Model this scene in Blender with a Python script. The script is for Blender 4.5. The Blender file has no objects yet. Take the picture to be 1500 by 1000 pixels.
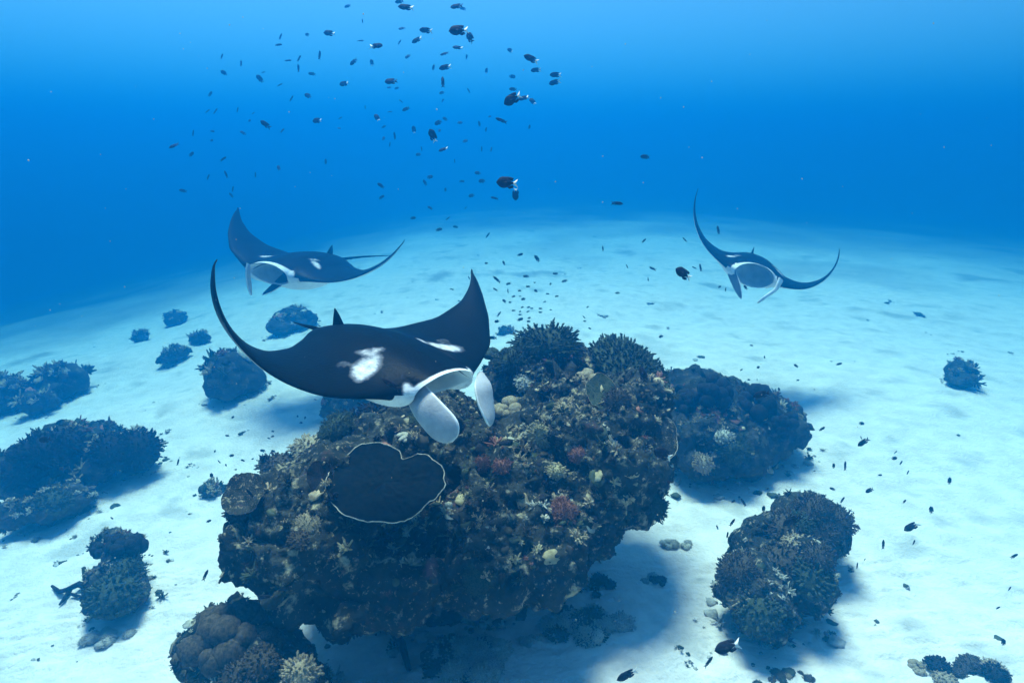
import bpy, math, random
import numpy as np
from mathutils import Vector, Matrix, noise
R = math.radians
C = bpy.context.scene.collection
S = bpy.context.scene
# ------------------------------------------------------------------ camera
CAM = Vector((0.0, 0.0, 4.0)); PITCH = 17.0; LENS = 22.0
cd = bpy.data.cameras.new('camera'); cam = bpy.data.objects.new('camera', cd); C.objects.link(cam)
cam.location = CAM; cam.rotation_euler = (R(90 - PITCH), 0, 0)
cd.lens = LENS; cd.sensor_width = 36; cd.clip_start = 0.05; cd.clip_end = 2000
S.camera = cam
FP = 1500 * LENS / 36.0
CM = cam.rotation_euler.to_matrix()
def ray(x, y):
    return (CM @ Vector(((x - 750) / FP, (500 - y) / FP, -1))).normalized()
def at(x, y, d):
    return CAM + ray(x, y) * d
# ------------------------------------------------------------------ light
SUN_EL, SUN_AZ = 69.0, -19.0       # azimuth measured from +Y (the way the camera looks), minus is to the left
w = bpy.data.worlds.new('World'); S.world = w; w.use_nodes = True
nt = w.node_tree; nt.nodes.clear()
sk = nt.nodes.new('ShaderNodeTexSky'); sk.sky_type = 'NISHITA'; sk.sun_disc = False
sk.sun_elevation = R(SUN_EL); sk.sun_rotation = R(SUN_AZ)
bg = nt.nodes.new('ShaderNodeBackground'); bg.inputs[1].default_value = 0.07
wo = nt.nodes.new('ShaderNodeOutputWorld')
nt.links.new(sk.outputs[0], bg.inputs[0]); nt.links.new(bg.outputs[0], wo.inputs[0])
sd = bpy.data.lights.new('sun', 'SUN'); sun = bpy.data.objects.new('sun', sd); C.objects.link(sun)
sd.energy = 5.0; sd.angle = R(20); sd.color = (1.0, 0.88, 0.80)
sdir = Vector((math.sin(R(SUN_AZ)) * math.cos(R(SUN_EL)), math.cos(R(SUN_AZ)) * math.cos(R(SUN_EL)), math.sin(R(SUN_EL))))
sun.rotation_euler = sdir.to_track_quat('Z', 'Y').to_euler(); sun.location = (0, 0, 20)
vs = S.view_settings
S.display_settings.display_device = 'sRGB'
vs.view_transform = 'Standard'; vs.look = 'None'; vs.gamma = 1; vs.use_curve_mapping = False
EXPO = 1.35
vs.exposure = EXPO
S.cycles.volume_bounces = 1; S.cycles.max_bounces = 6; S.cycles.diffuse_bounces = 3
S.cycles.use_denoising = True
# ------------------------------------------------------------------ haze (the water body)
def box_mesh(name, a, b):
    x0, y0, z0 = a; x1, y1, z1 = b
    v = [(x0,y0,z0),(x1,y0,z0),(x1,y1,z0),(x0,y1,z0),(x0,y0,z1),(x1,y0,z1),(x1,y1,z1),(x0,y1,z1)]
    f = [(3,2,1,0),(4,5,6,7),(0,1,5,4),(1,2,6,5),(2,3,7,6),(3,0,4,7)]
    m = bpy.data.meshes.new(name); m.from_pydata(v, [], f); return m
HZ_SC = (0.0003, 0.0172, 0.0470)      # scattering per metre
HZ_EX = (0.092, 0.055, 0.060)       # extinction per metre
hm = bpy.data.materials.new('water_haze'); hm.use_nodes = True
n = hm.node_tree; n.nodes.clear()
o = n.nodes.new('ShaderNodeOutputMaterial'); pv = n.nodes.new('ShaderNodeVolumePrincipled')
D = max(HZ_EX)
col = [s / D for s in HZ_SC]
# absorption coefficient in Principled Volume = density * (1-color) * (1 - sqrt(absorption colour))
ab = [max(0.0, 1 - ((e - s) / D) / (1 - c)) ** 2 for s, e, c in zip(HZ_SC, HZ_EX, col)]
pv.inputs['Color'].default_value = (*col, 1); pv.inputs['Density'].default_value = D
pv.inputs['Absorption Color'].default_value = (*ab, 1); pv.inputs['Anisotropy'].default_value = 0.72
n.links.new(pv.outputs[0], o.inputs['Volume'])
TOP = 8.6
hz = bpy.data.objects.new('haze', box_mesh('haze', (-170, -40, -32), (170, 200, TOP))); C.objects.link(hz)
hz['kind'] = 'stuff'; hz['label'] = 'clear blue sea water filling the whole view and fading distant things'
hz.data.materials.append(hm)
# ------------------------------------------------------------------ noise and mesh helpers
rng = np.random.RandomState(7)
_perm = rng.permutation(256); _perm = np.concatenate([_perm, _perm, _perm])
_g = rng.normal(size=(256, 3)); _g /= np.linalg.norm(_g, axis=1)[:, None]
def perlin(p):
    p = np.asarray(p, float); i = np.floor(p).astype(int); f = p - i
    u = f * f * f * (f * (f * 6 - 15) + 10); i &= 255; r = 0
    for dx in (0, 1):
        for dy in (0, 1):
            for dz in (0, 1):
                h = _perm[_perm[_perm[i[:, 0] + dx] + i[:, 1] + dy] + i[:, 2] + dz]
                w_ = (u[:, 0] if dx else 1 - u[:, 0]) * (u[:, 1] if dy else 1 - u[:, 1]) * (u[:, 2] if dz else 1 - u[:, 2])
                r = r + w_ * ((f - (dx, dy, dz)) * _g[h]).sum(1)
    return r * 1.6
def fbm(p, o=4, lac=2.03, gain=.5):
    a, r = 1.0, 0
    for k in range(o):
        r = r + a * perlin(np.asarray(p) * lac ** k + 17.3 * k); a *= gain
    return r
def worley(p):
    p = np.asarray(p, float); i = np.floor(p).astype(int); best = np.full(len(p), 9.0)
    for dx in (-1, 0, 1):
        for dy in (-1, 0, 1):
            for dz in (-1, 0, 1):
                c = i + (dx, dy, dz); k = c & 255
                h = _perm[_perm[_perm[k[:, 0]] + k[:, 1]] + k[:, 2]]
                q = c + .5 + _g[h] * .45
                best = np.minimum(best, ((q - p) ** 2).sum(1))
    return np.sqrt(best)
def mesh(name, v, f, mats=None, smooth=True, attrs=None, fm=None):
    v = np.asarray(v, np.float32); me = bpy.data.meshes.new(name)
    if isinstance(f, np.ndarray):
        n, k = f.shape
        me.vertices.add(len(v)); me.vertices.foreach_set('co', v.ravel())
        me.loops.add(n * k); me.loops.foreach_set('vertex_index', f.astype(np.int32).ravel())
        me.polygons.add(n); me.polygons.foreach_set('loop_start', np.arange(0, n * k, k, dtype=np.int32))
    else:
        me.from_pydata(v.tolist(), [], f)
    me.update(calc_edges=True); me.validate()
    if smooth: me.polygons.foreach_set('use_smooth', np.ones(len(me.polygons), bool))
    for k_, a in (attrs or {}).items():
        at_ = me.attributes.new(k_, 'FLOAT', 'POINT'); at_.data.foreach_set('value', np.asarray(a, np.float32))
    for m in (mats or []): me.materials.append(m)
    if fm is not None: me.polygons.foreach_set('material_index', np.asarray(fm, np.int32))
    return me
def link(name, me, parent=None, loc=None, kind=None, label=None, cat=None, group=None):
    o = bpy.data.objects.new(name, me); C.objects.link(o)
    if loc is not None: o.location = loc
    if parent is not None: o.parent = parent
    tag(o, kind, label, cat, group); return o
def tag(o, kind=None, label=None, cat=None, group=None):
    for k, v_ in (('kind', kind), ('label', label), ('category', cat), ('group', group)):
        if v_: o[k] = v_
    return o
def grid_faces(n, m, wrap=False):
    i, j = np.meshgrid(np.arange(n - 1), np.arange(m if wrap else m - 1), indexing='ij'); j2 = (j + 1) % m
    return np.stack([i * m + j, i * m + j2, (i + 1) * m + j2, (i + 1) * m + j], -1).reshape(-1, 4)
def tri(f):
    f = np.asarray(f); return np.concatenate([f[:, [0, 1, 2]], f[:, [0, 2, 3]]])
class Bag:
    def __init__(s): s.v = []; s.f = []; s.n = 0; s.m = []
    def add(s, v, f, mi=0):
        s.v.append(v); s.f.append(np.asarray(f) + s.n); s.n += len(v); s.m.append(np.full(len(f), mi))
    def get(s): return np.concatenate(s.v), np.concatenate(s.f)
    def mats(s): return np.concatenate(s.m)
def tube(path, rad, k=6, cap=True):
    path = np.asarray(path, float); n = len(path); rad = np.broadcast_to(rad, (n,))
    d = np.gradient(path, axis=0); d /= np.linalg.norm(d, axis=1)[:, None] + 1e-9
    a = np.array([0, 0, 1.]) if abs(d[0, 2]) < .9 else np.array([1., 0, 0])
    e1 = np.cross(d, a); e1 /= np.linalg.norm(e1, axis=1)[:, None] + 1e-9; e2 = np.cross(d, e1)
    t = np.arange(k) / k * 2 * np.pi
    v = path[:, None] + rad[:, None, None] * (np.cos(t)[None, :, None] * e1[:, None] + np.sin(t)[None, :, None] * e2[:, None])
    v = v.reshape(-1, 3); f = tri(grid_faces(n, k, True))
    if cap:
        v = np.concatenate([v, [path[-1] + d[-1] * rad[-1] * .6]]); c = len(v) - 1; b = (n - 1) * k
        f = np.concatenate([f, [[b + j, b + (j + 1) % k, c] for j in range(k)]])
    return v, f
# ------------------------------------------------------------------ materials
def material(name, c1, c2, scale=6.0, rough=.85, bump=.0, bscale=40.0, c3=None, detail=6, spec=.0, fac3=.62, subs=0):
    m = bpy.data.materials.new(name); m.use_nodes = True; t = m.node_tree; N = t.nodes; L = t.links
    b = N['Principled BSDF']; b.inputs['Roughness'].default_value = rough; b.inputs['Specular IOR Level'].default_value = spec
    tc = N.new('ShaderNodeTexCoord'); nz = N.new('ShaderNodeTexNoise'); nz.inputs['Scale'].default_value = scale; nz.inputs['Detail'].default_value = detail
    nz.inputs['Roughness'].default_value = .65
    L.new(tc.outputs['Object'], nz.inputs['Vector'])
    r = N.new('ShaderNodeValToRGB'); r.color_ramp.elements[0].position = .38; r.color_ramp.elements[1].position = .62
    r.color_ramp.elements[0].color = (*c1, 1); r.color_ramp.elements[1].color = (*c2, 1)
    if c3:
        e = r.color_ramp.elements.new(fac3 + .06); e.color = (*c3, 1)
    L.new(nz.outputs[0], r.inputs[0]); out = r.outputs[0]
    L.new(out, b.inputs['Base Color'])
    if bump:
        n2 = N.new('ShaderNodeTexNoise'); n2.inputs['Scale'].default_value = bscale; n2.inputs['Detail'].default_value = 5
        L.new(tc.outputs['Object'], n2.inputs['Vector'])
        bp = N.new('ShaderNodeBump'); bp.inputs['Strength'].default_value = 1; bp.inputs['Distance'].default_value = bump
        L.new(n2.outputs[0], bp.inputs['Height']); L.new(bp.outputs[0], b.inputs['Normal'])
    return m
def rock_material(name, dark, mid, pale, pink):
    m = material(name, dark, mid, 2.2, .95, .012, 45, None, 8, .1)
    t = m.node_tree; N = t.nodes; L = t.links; b = N['Principled BSDF']; tc = N['Texture Coordinate']
    base = b.inputs['Base Color'].links[0].from_socket
    def layer(base, scale, lo, hi, colr, kind='noise'):
        if kind == 'noise':
            z = N.new('ShaderNodeTexNoise'); z.inputs['Detail'].default_value = 7; z.inputs['Roughness'].default_value = .7; o_ = z.outputs[0]
        else:
            z = N.new('ShaderNodeTexVoronoi'); o_ = z.outputs['Distance']
        z.inputs['Scale'].default_value = scale; L.new(tc.outputs['Object'], z.inputs['Vector'])
        mr = N.new('ShaderNodeMapRange'); mr.inputs[1].default_value = lo; mr.inputs[2].default_value = hi
        L.new(o_, mr.inputs[0]); mx = N.new('ShaderNodeMix'); mx.data_type = 'RGBA'
        L.new(mr.outputs[0], mx.inputs[0]); L.new(base, mx.inputs[6]); mx.inputs[7].default_value = (*colr, 1)
        return mx.outputs[2]
    base = layer(base, 5.5, .56, .66, pale)
    base = layer(base, 3.1, .60, .68, pink)
    base = layer(base, 21.0, .58, .68, pale)
    base = layer(base, 9.0, .56, .66, dark)
    L.new(base, b.inputs['Base Color'])
    return m
M = {}
M['sand'] = material('sand', (.60, .53, .46), (.72, .64, .55), 3.6, 1.0, .02, 26, None, 8, .05)
M['rock'] = rock_material('reef_rock', (.010, .014, .013), (.042, .042, .032), (.38, .32, .20), (.08, .04, .04))
M['rockd'] = rock_material('reef_rock_dark', (.014, .018, .016), (.04, .04, .033), (.13, .12, .09), (.07, .045, .045))
M['plate'] = material('shadowed_plate_coral', (.004, .007, .009), (.010, .014, .015), 10, .9, .003, 90)  # manta's shadow put into the plate's own dark colour
M['tan'] = material('tan_coral', (.20, .15, .09), (.46, .37, .23), 14, .9, .004, 90)
M['brown'] = material('brown_coral', (.034, .029, .022), (.105, .082, .056), 12, .9, .004, 90)
M['green'] = material('olive_coral', (.022, .034, .022), (.075, .085, .05), 10, .9, .004, 90)
M['dark'] = material('dark_coral', (.010, .010, .012), (.03, .027, .027), 10, .9, .003, 90)
M['pink'] = material('pink_coral', (.16, .06, .045), (.30, .14, .10), 14, .9, .003, 90)
M['pale'] = material('pale_coral', (.26, .25, .19), (.58, .54, .42), 16, .9, .003, 90)
M['yellow'] = material('yellow_coral', (.26, .21, .11), (.48, .41, .24), 14, .9, .003, 90)
M['rubble'] = material('rubble', (.22, .21, .18), (.5, .47, .40), 14, .95, .003, 70)
# ------------------------------------------------------------------ sea floor
def ground_z(x, y):
    x = np.atleast_1d(np.asarray(x, float)); y = np.atleast_1d(np.asarray(y, float))
    lx = np.log1p(np.exp((-x - 4) / 3.5)) * 3.5 - .96; rx = np.log1p(np.exp((x - 9) / 5.0)) * 5 - .77
    u = np.log1p(np.exp(np.clip((y + 1.0 * lx + .6 * rx - 22) / 2.0, -30, 60))) * 2.0
    z = -.0004 * u * u - .19 * lx - .05 * rx
    z = -26 * np.tanh(-z / 26)
    P = np.stack([x, y, 0 * x], 1)
    near = np.clip((60 - np.hypot(x, y)) / 40, 0, 1)
    z = z + .16 * perlin(P * .22 + 5) + .05 * perlin(P * .8 + 9) * near
    Q = np.stack([(x + .35 * y) * 3.1, (y - .5 * x) * 6.5, 0 * x], 1)
    z = z + near * (.024 * perlin(Q) + .018 * perlin(Q * 2.3 + 4) + .020 * perlin(P * 9) + .014 * perlin(P * 21) + .026 * perlin(P * 2.3 + 2))
    z = z - near * .10 * np.clip(perlin(P * 1.1 + 40) - .35, 0, 1)
    return z
def nonuni(a, b, c, dens, n):
    t = np.linspace(-1, 1, n); s = np.sinh(t * dens) / np.sinh(dens)
    return np.where(s < 0, c + s * (c - a), c + s * (b - c))
gx = nonuni(-165, 165, 0, 4.2, 620); gy = nonuni(-35, 195, 5.5, 4.4, 620)
GX, GY = np.meshgrid(gx, gy, indexing='ij')
gv = np.stack([GX.ravel(), GY.ravel(), ground_z(GX.ravel(), GY.ravel())], 1)
# far sand darkened in its colour to fade into the water haze, patch by patch
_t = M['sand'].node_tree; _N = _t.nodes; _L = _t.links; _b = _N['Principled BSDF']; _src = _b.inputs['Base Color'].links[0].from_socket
_a = _N.new('ShaderNodeAttribute'); _a.attribute_name = 'reef'; _mx = _N.new('ShaderNodeMix'); _mx.data_type = 'RGBA'  # mask: haze fade painted into the far sand, plus random dark patches
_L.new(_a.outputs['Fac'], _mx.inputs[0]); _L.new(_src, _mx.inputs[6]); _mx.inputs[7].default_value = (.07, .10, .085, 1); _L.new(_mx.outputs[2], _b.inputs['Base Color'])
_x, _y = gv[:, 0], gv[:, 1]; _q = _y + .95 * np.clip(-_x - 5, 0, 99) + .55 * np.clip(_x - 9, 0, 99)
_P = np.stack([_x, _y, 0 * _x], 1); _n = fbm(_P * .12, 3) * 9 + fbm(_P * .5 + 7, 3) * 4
_fade_patches = np.clip((_q + _n - 25) / 24, 0, 1) ** .8
_fade_patches = np.maximum(_fade_patches, .55 * np.clip((fbm(_P * .55 + 31, 4) - .42) * 3, 0, 1) * np.clip((_q - 9) / 8, 0, 1))
_fade_patches = np.maximum(_fade_patches, .30 * np.clip((fbm(_P * 1.7 + 11, 4) - .40) * 3, 0, 1))
link('seabed', mesh('seabed', gv, grid_faces(620, 620)[:, ::-1], [M['sand']], attrs={'reef': _fade_patches}), kind='structure', label='pale rippled sand sea floor')
def on_ground(px, py):
    r = np.array(ray(px, py)); o_ = np.array(CAM); t = np.linspace(2, 90, 1200)
    p = o_ + r * t[:, None]; h = p[:, 2] - ground_z(p[:, 0], p[:, 1]); k = np.argmax(h < 0)
    if h[k] >= 0: k = len(t) - 1
    return p[k], t[k]
# ------------------------------------------------------------------ rocks
from mathutils.bvhtree import BVHTree
def blob(balls, voxel):
    """voxel union of ellipsoids; balls = [(centre, radii, tilt)]"""
    b = Bag(); bpy.ops.object.select_all(action='DESELECT') if False else None
    n, m = 24, 32; th = np.linspace(0, np.pi, n); ph = np.arange(m) / m * 2 * np.pi
    T, Pp = np.meshgrid(th, ph, indexing='ij')
    U = np.stack([np.sin(T) * np.cos(Pp), np.sin(T) * np.sin(Pp), np.cos(T)], -1).reshape(-1, 3)
    for bl in balls:
        c, r = bl[0], bl[1]; b.add(U * np.array(r) + np.array(c), grid_faces(n, m, True)[:, ::-1])
    v, f = b.get(); me = mesh('tmp', v, f); o_ = bpy.data.objects.new('tmp', me); C.objects.link(o_)
    md = o_.modifiers.new('r', 'REMESH'); md.mode = 'VOXEL'; md.voxel_size = voxel
    dg = bpy.context.evaluated_depsgraph_get(); e = o_.evaluated_get(dg).to_mesh()
    nv = len(e.vertices); V = np.empty(nv * 3, np.float32); e.vertices.foreach_get('co', V); V = V.reshape(-1, 3).astype(float)
    nl = np.empty(len(e.polygons), np.int32); e.polygons.foreach_get('loop_total', nl)
    li = np.empty(len(e.loops), np.int32); e.loops.foreach_get('vertex_index', li)
    F = li.reshape(-1, 4) if (nl == 4).all() else None
    bpy.data.objects.remove(o_)
    return V, F
def normals(V, F):
    n = np.cross(V[F[:, 2]] - V[F[:, 0]], V[F[:, 3 % F.shape[1]]] - V[F[:, 1]])
    N = np.zeros_like(V)
    for k in range(F.shape[1]): np.add.at(N, F[:, k], n)
    return N / (np.linalg.norm(N, axis=1)[:, None] + 1e-12)
def smooth(V, F, it=2):
    for _ in range(it):
        A = np.zeros_like(V); c = np.zeros(len(V))
        for a, b in ((0, 1), (1, 2), (2, 3), (3, 0)):
            np.add.at(A, F[:, a], V[F[:, b]]); np.add.at(c, F[:, a], 1)
        V = .5 * V + .5 * A / np.maximum(c, 1)[:, None]
    return V
def roughen(V, F, s=1.0, seed=0, amp=1.0):
    V = smooth(V, F, 4); N = normals(V, F); P = V + seed * 13.7
    V = V + N * (amp * (.17 * s * fbm(P * 1.1 / s, 3))[:, None])
    N = normals(V, F); P = V + seed * 3.1
    w1 = worley(P * 3.6 / s ** .5); w2 = worley(P * 9 + fbm(P * 6, 2)[:, None] * .5)
    d = .15 * (.55 - w1) + .055 * (.5 - w2) + .05 * np.abs(fbm(P * 5, 4)) - .03
    pit = np.clip(perlin(P * 4.3 + 8) - .28, 0, 1) * -.5
    V = V + N * (amp * (d + pit))[:, None]
    N = normals(V, F)
    V = V + N * (amp * .012 * perlin(V * 30))[:, None]
    return V
# ------------------------------------------------------------------ coral shapes
def basis(n, spin=0.0):
    n = np.asarray(n, float); n = n / (np.linalg.norm(n) + 1e-9)
    a = np.array([1., 0, 0]) if abs(n[0]) < .8 else np.array([0, 1., 0])
    e1 = np.cross(a, n); e1 /= np.linalg.norm(e1); e2 = np.cross(n, e1)
    c, s = math.cos(spin), math.sin(spin)
    return np.stack([c * e1 + s * e2, -s * e1 + c * e2, n], 1)
def ico(sub):
    import bmesh
    b = bmesh.new(); bmesh.ops.create_icosphere(b, subdivisions=sub, radius=1)
    v = np.array([x.co[:] for x in b.verts]); f = np.array([[q.index for q in p.verts] for p in b.faces]); b.free(); return v, f
ICO = {k: ico(k) for k in (1, 2, 3, 4, 5)}
def branchlets(starts, dirs, lens, r0, seed, fork=2, k=5, club=1.0):
    g = np.random.RandomState(seed); b = Bag()
    for s, d, l in zip(starts, dirs, lens):
        d = d / np.linalg.norm(d); j = g.normal(size=3) * .12
        p1 = s + d * l * .5 + j * l * .3; p2 = s + d * l + j * l
        b.add(*tube([s, p1, p2], [r0 * 1.1, r0, r0 * .62 * club], k))
        for _ in range(fork):
            q = d + g.normal(size=3) * .55; q /= np.linalg.norm(q); st = s + (p1 - s) * g.uniform(.6, 1.5)
            b.add(*tube([st, st + q * l * .28, st + q * l * .45], [r0 * .8, r0 * .75, r0 * .5 * club], k))
    return b
def bush(n, seed, flat=.75, r0=.045, fork=2, club=1.0):
    g = np.random.RandomState(seed); i = np.arange(n) + .5; z = 1 - i / n * 1.12; t = i * 2.39996
    q = np.sqrt(np.clip(1 - z * z, 0, 1)); d = np.stack([q * np.cos(t), q * np.sin(t), z], 1) + g.normal(size=(n, 3)) * .07
    lob = 1 + .22 * perlin(d * 1.9 + seed * 5)
    d = d * lob[:, None] * (1, 1, flat)
    b = branchlets(d * .72, d, np.linalg.norm(d, axis=1) * .27, r0, seed, fork, 5, club)
    v, f = ICO[2]; b.add(v * (.86, .86, .86 * flat) * (1 + .15 * perlin(v * 3 + seed))[:, None], f)
    return b.get()
def table(n, seed, r0=.022, aspect=.7):
    g = np.random.RandomState(seed); i = np.arange(n) + .5; r = np.sqrt(i / n); t = i * 2.39996
    rim = 1 + .2 * perlin(np.stack([np.cos(t), np.sin(t), 0 * t], 1) * 1.7 + seed)
    x, y = r * np.cos(t) * rim, r * np.sin(t) * rim * aspect
    h = .22 - .16 * r ** 2 + .05 * perlin(np.stack([x, y, 0 * x], 1) * 3 + seed)
    st = np.stack([x, y, h - .05], 1); d = np.stack([x * .9, y * .9, .35 + .5 * (1 - r)], 1) + g.normal(size=(n, 3)) * .22
    b = branchlets(st, d, g.uniform(.08, .15, n), r0, seed, 2, 5)
    rr = np.linspace(0, 1, 8); tt = np.arange(40) / 40 * 2 * np.pi
    R_, T_ = np.meshgrid(rr, tt, indexing='ij'); rm = 1 + .2 * perlin(np.stack([np.cos(T_.ravel()), np.sin(T_.ravel()), 0 * T_.ravel()], 1) * 1.7 + seed).reshape(R_.shape)
    X, Y = R_ * np.cos(T_) * rm, R_ * np.sin(T_) * rm * aspect
    up = np.stack([X, Y, .2 - .16 * R_ ** 2], -1).reshape(-1, 3); lo = np.stack([X * .99, Y * .99, .15 - .16 * R_ ** 2 - .28 * (1 - R_) ** 2], -1).reshape(-1, 3)
    F = tri(grid_faces(8, 40, True)); b.add(up, F); b.add(lo, F[:, ::-1])
    b.add(*tube([(0, 0, -.45), (0, 0, -.1), (0, 0, .1)], [.14, .12, .25], 10, False))
    return b.get()
def plate(seed, aspect=.75, notch=True, cup=.12, n=96, m=26):
    """plate with a wavy outline: returns disc (v,f) and rim (v,f)"""
    t = np.arange(n) / n * 2 * np.pi; c = np.stack([np.cos(t), np.sin(t), 0 * t], 1)
    rm = 1 + .13 * perlin(c * 1.3 + seed) + .045 * perlin(c * 4 + seed) + .03 * perlin(c * 9 + seed)
    if notch: rm = rm * (1 - .27 * np.exp(-((np.angle(np.exp(1j * (t - 1.25)))) / .17) ** 2))
    rr = np.linspace(0, 1, m) ** .8
    R_, T_ = np.meshgrid(rr, t, indexing='ij'); X, Y = R_ * np.cos(T_) * rm, R_ * np.sin(T_) * rm * aspect
    Zr = cup * R_ ** 2 + .012 * perlin(np.stack([X.ravel() * 15, Y.ravel() * 15, 0 * X.ravel() + seed], 1)).reshape(X.shape) + .008 * np.sin(34 * T_ + 3 * np.sin(5 * T_)) * R_ + .012 * perlin(np.stack([X.ravel() * 6, Y.ravel() * 6, 0 * X.ravel() + seed], 1)).reshape(X.shape) + .05 * R_ ** 2 * np.sin(5 * T_ + seed)
    up = np.stack([X, Y, Zr + .012], -1).reshape(-1, 3); lo = np.stack([X, Y, Zr - .015 - .30 * (1 - R_) ** 1.5], -1).reshape(-1, 3)
    F = tri(grid_faces(m, n, True)); k = len(up); e0 = (m - 1) * n
    side = [[e0 + j, e0 + (j + 1) % n, k + e0 + (j + 1) % n] for j in range(n)] + [[e0 + j, k + e0 + (j + 1) % n, k + e0 + j] for j in range(n)]
    disc = (np.concatenate([up, lo]), np.concatenate([F[:, ::-1], F + k, np.array(side)]))
    path = up[e0:e0 + n]; b = Bag(); tt = np.arange(6) / 6 * 2 * np.pi
    out = path * (1, 1, 0); out /= np.linalg.norm(out, axis=1)[:, None]
    rad = .010 * (1 + .35 * perlin(c * 14 + seed))
    rv = path[:, None] + rad[:, None, None] * (np.cos(tt)[None, :, None] * out[:, None] + np.sin(tt)[None, :, None] * np.array([0, 0, 1.]))
    F2 = grid_faces(n + 1, 6, True) % (n * 6)
    return disc, (rv.reshape(-1, 3), tri(F2))
def lobes(seed, n=14, flat=.7):
    g = np.random.RandomState(seed); b = Bag(); v, f = ICO[3]
    for k in range(n):
        d = g.normal(size=3); d[2] = abs(d[2]); d /= np.linalg.norm(d); r = g.uniform(.28, .45)
        c = d * (.68, .68, .68 * flat); q = v * r
        q = q * (1 + .14 * perlin(v * 3 + k) + .07 * perlin(v * 8 + k))[:, None]; b.add(q + c, f)
    return b.get()
PROTO = {}
def proto(kind, var=0):
    key = (kind, var)
    if key not in PROTO:
        s = 31 * var + 3
        if kind == 'branching': a = bush(150, s, .75, .042, 2)
        elif kind == 'fine': a = bush(300, s, .8, .028, 2)
        elif kind == 'cauliflower': a = bush(110, s, .8, .062, 2, 1.4)
        elif kind == 'table': a = table(330, s)
        elif kind == 'lobed': a = lobes(s)
        elif kind == 'spiky': a = branchlets(np.random.RandomState(s).normal(size=(22, 3)) * (.12, .12, .03), np.random.RandomState(s + 1).normal(size=(22, 3)) * (.5, .5, .25) + (0, 0, .8), np.random.RandomState(s).uniform(.6, 1.1, 22), .06, s, 1).get()
        PROTO[key] = a
    return PROTO[key]
MESHC = {}
KNAME = {'branching': 'branching_coral', 'fine': 'bushy_coral', 'cauliflower': 'cauliflower_coral', 'table': 'table_coral', 'lobed': 'lobed_coral', 'spiky': 'finger_coral'}
def coral(kind, var, mat, loc, n, size, spin, parent=None, base=(0, 0, 0), name=None, label=None, upmix=.5, sc=(1, 1, 1)):
    key = (kind, var, mat)
    if key not in MESHC:
        v, f = proto(kind, var); MESHC[key] = mesh(KNAME[kind], v, f, [M[mat]])
    n = np.asarray(n, float) * (1 - upmix) + np.array([0, 0, 1.]) * upmix
    B = basis(n, spin); o_ = bpy.data.objects.new(name or KNAME[kind], MESHC[key]); C.objects.link(o_)
    o_.matrix_world = Matrix.Translation(Vector(loc)) @ Matrix(B.tolist()).to_4x4() @ Matrix.Diagonal((*[size * s for s in sc], 1))
    if parent is not None:
        o_.parent = parent; o_.matrix_basis = Matrix.Translation(Vector(np.asarray(loc) - np.asarray(base))) @ Matrix(B.tolist()).to_4x4() @ Matrix.Diagonal((*[size * s for s in sc], 1))
    if label: o_['label'] = label
    return o_
def plate_coral(seed, mat, rimmat, loc, n, size, spin, parent, base, label=None, aspect=.75, notch=False, cup=.12):
    d, r = plate(seed, aspect, notch, cup); B = basis(n, spin)
    o_ = link('plate_coral', mesh('plate_coral', *d, [M[mat]]), parent)
    o_.matrix_basis = Matrix.Translation(Vector(np.asarray(loc) - np.asarray(base))) @ Matrix(B.tolist()).to_4x4() @ Matrix.Scale(size, 4)
    link('rim', mesh('rim', *r, [M[rimmat]]), o_)
    if label: o_['label'] = label
    return o_
# small pieces of growth that cover a rock
def small_pieces(seed):
    g = np.random.RandomState(seed); out = []
    for k in range(5):
        v, f = ICO[2]; v = v + .0; out.append((v * (1, 1, .55) * (1 + .5 * perlin(v * 1.8 + k * 3) + .35 * perlin(v * 3.7 + k) + .2 * g.normal(size=len(v)) * .5)[:, None], f))
    for k in range(5):
        d = g.normal(size=(12, 3)); d[:, 2] = np.abs(d[:, 2]) + .2
        out.append(branchlets(np.zeros((12, 3)), d, g.uniform(.7, 1.2, 12), .13, k, 1, 4).get())
    for k in range(3):
        n = 20; t = np.arange(n) / n * 2 * np.pi; rm = 1 + .25 * perlin(np.stack([np.cos(t), np.sin(t), 0 * t + k], 1) * 2)
        v = [(0, 0, .15), (0, 0, -.5)] + [(rm[i] * math.cos(t[i]), rm[i] * math.sin(t[i]), .25 + .1 * math.sin(3 * t[i])) for i in range(n)] + [(rm[i] * math.cos(t[i]), rm[i] * math.sin(t[i]), .16 + .1 * math.sin(3 * t[i])) for i in range(n)]
        f = [(0, 2 + i, 2 + (i + 1) % n) for i in range(n)] + [(1, 2 + n + (i + 1) % n, 2 + n + i) for i in range(n)] + [(2 + i, 2 + n + i, 2 + n + (i + 1) % n) for i in range(n)] + [(2 + i, 2 + n + (i + 1) % n, 2 + (i + 1) % n) for i in range(n)]
        out.append((np.array(v), np.array(f)))
    return out
PIECES = small_pieces(5)
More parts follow.
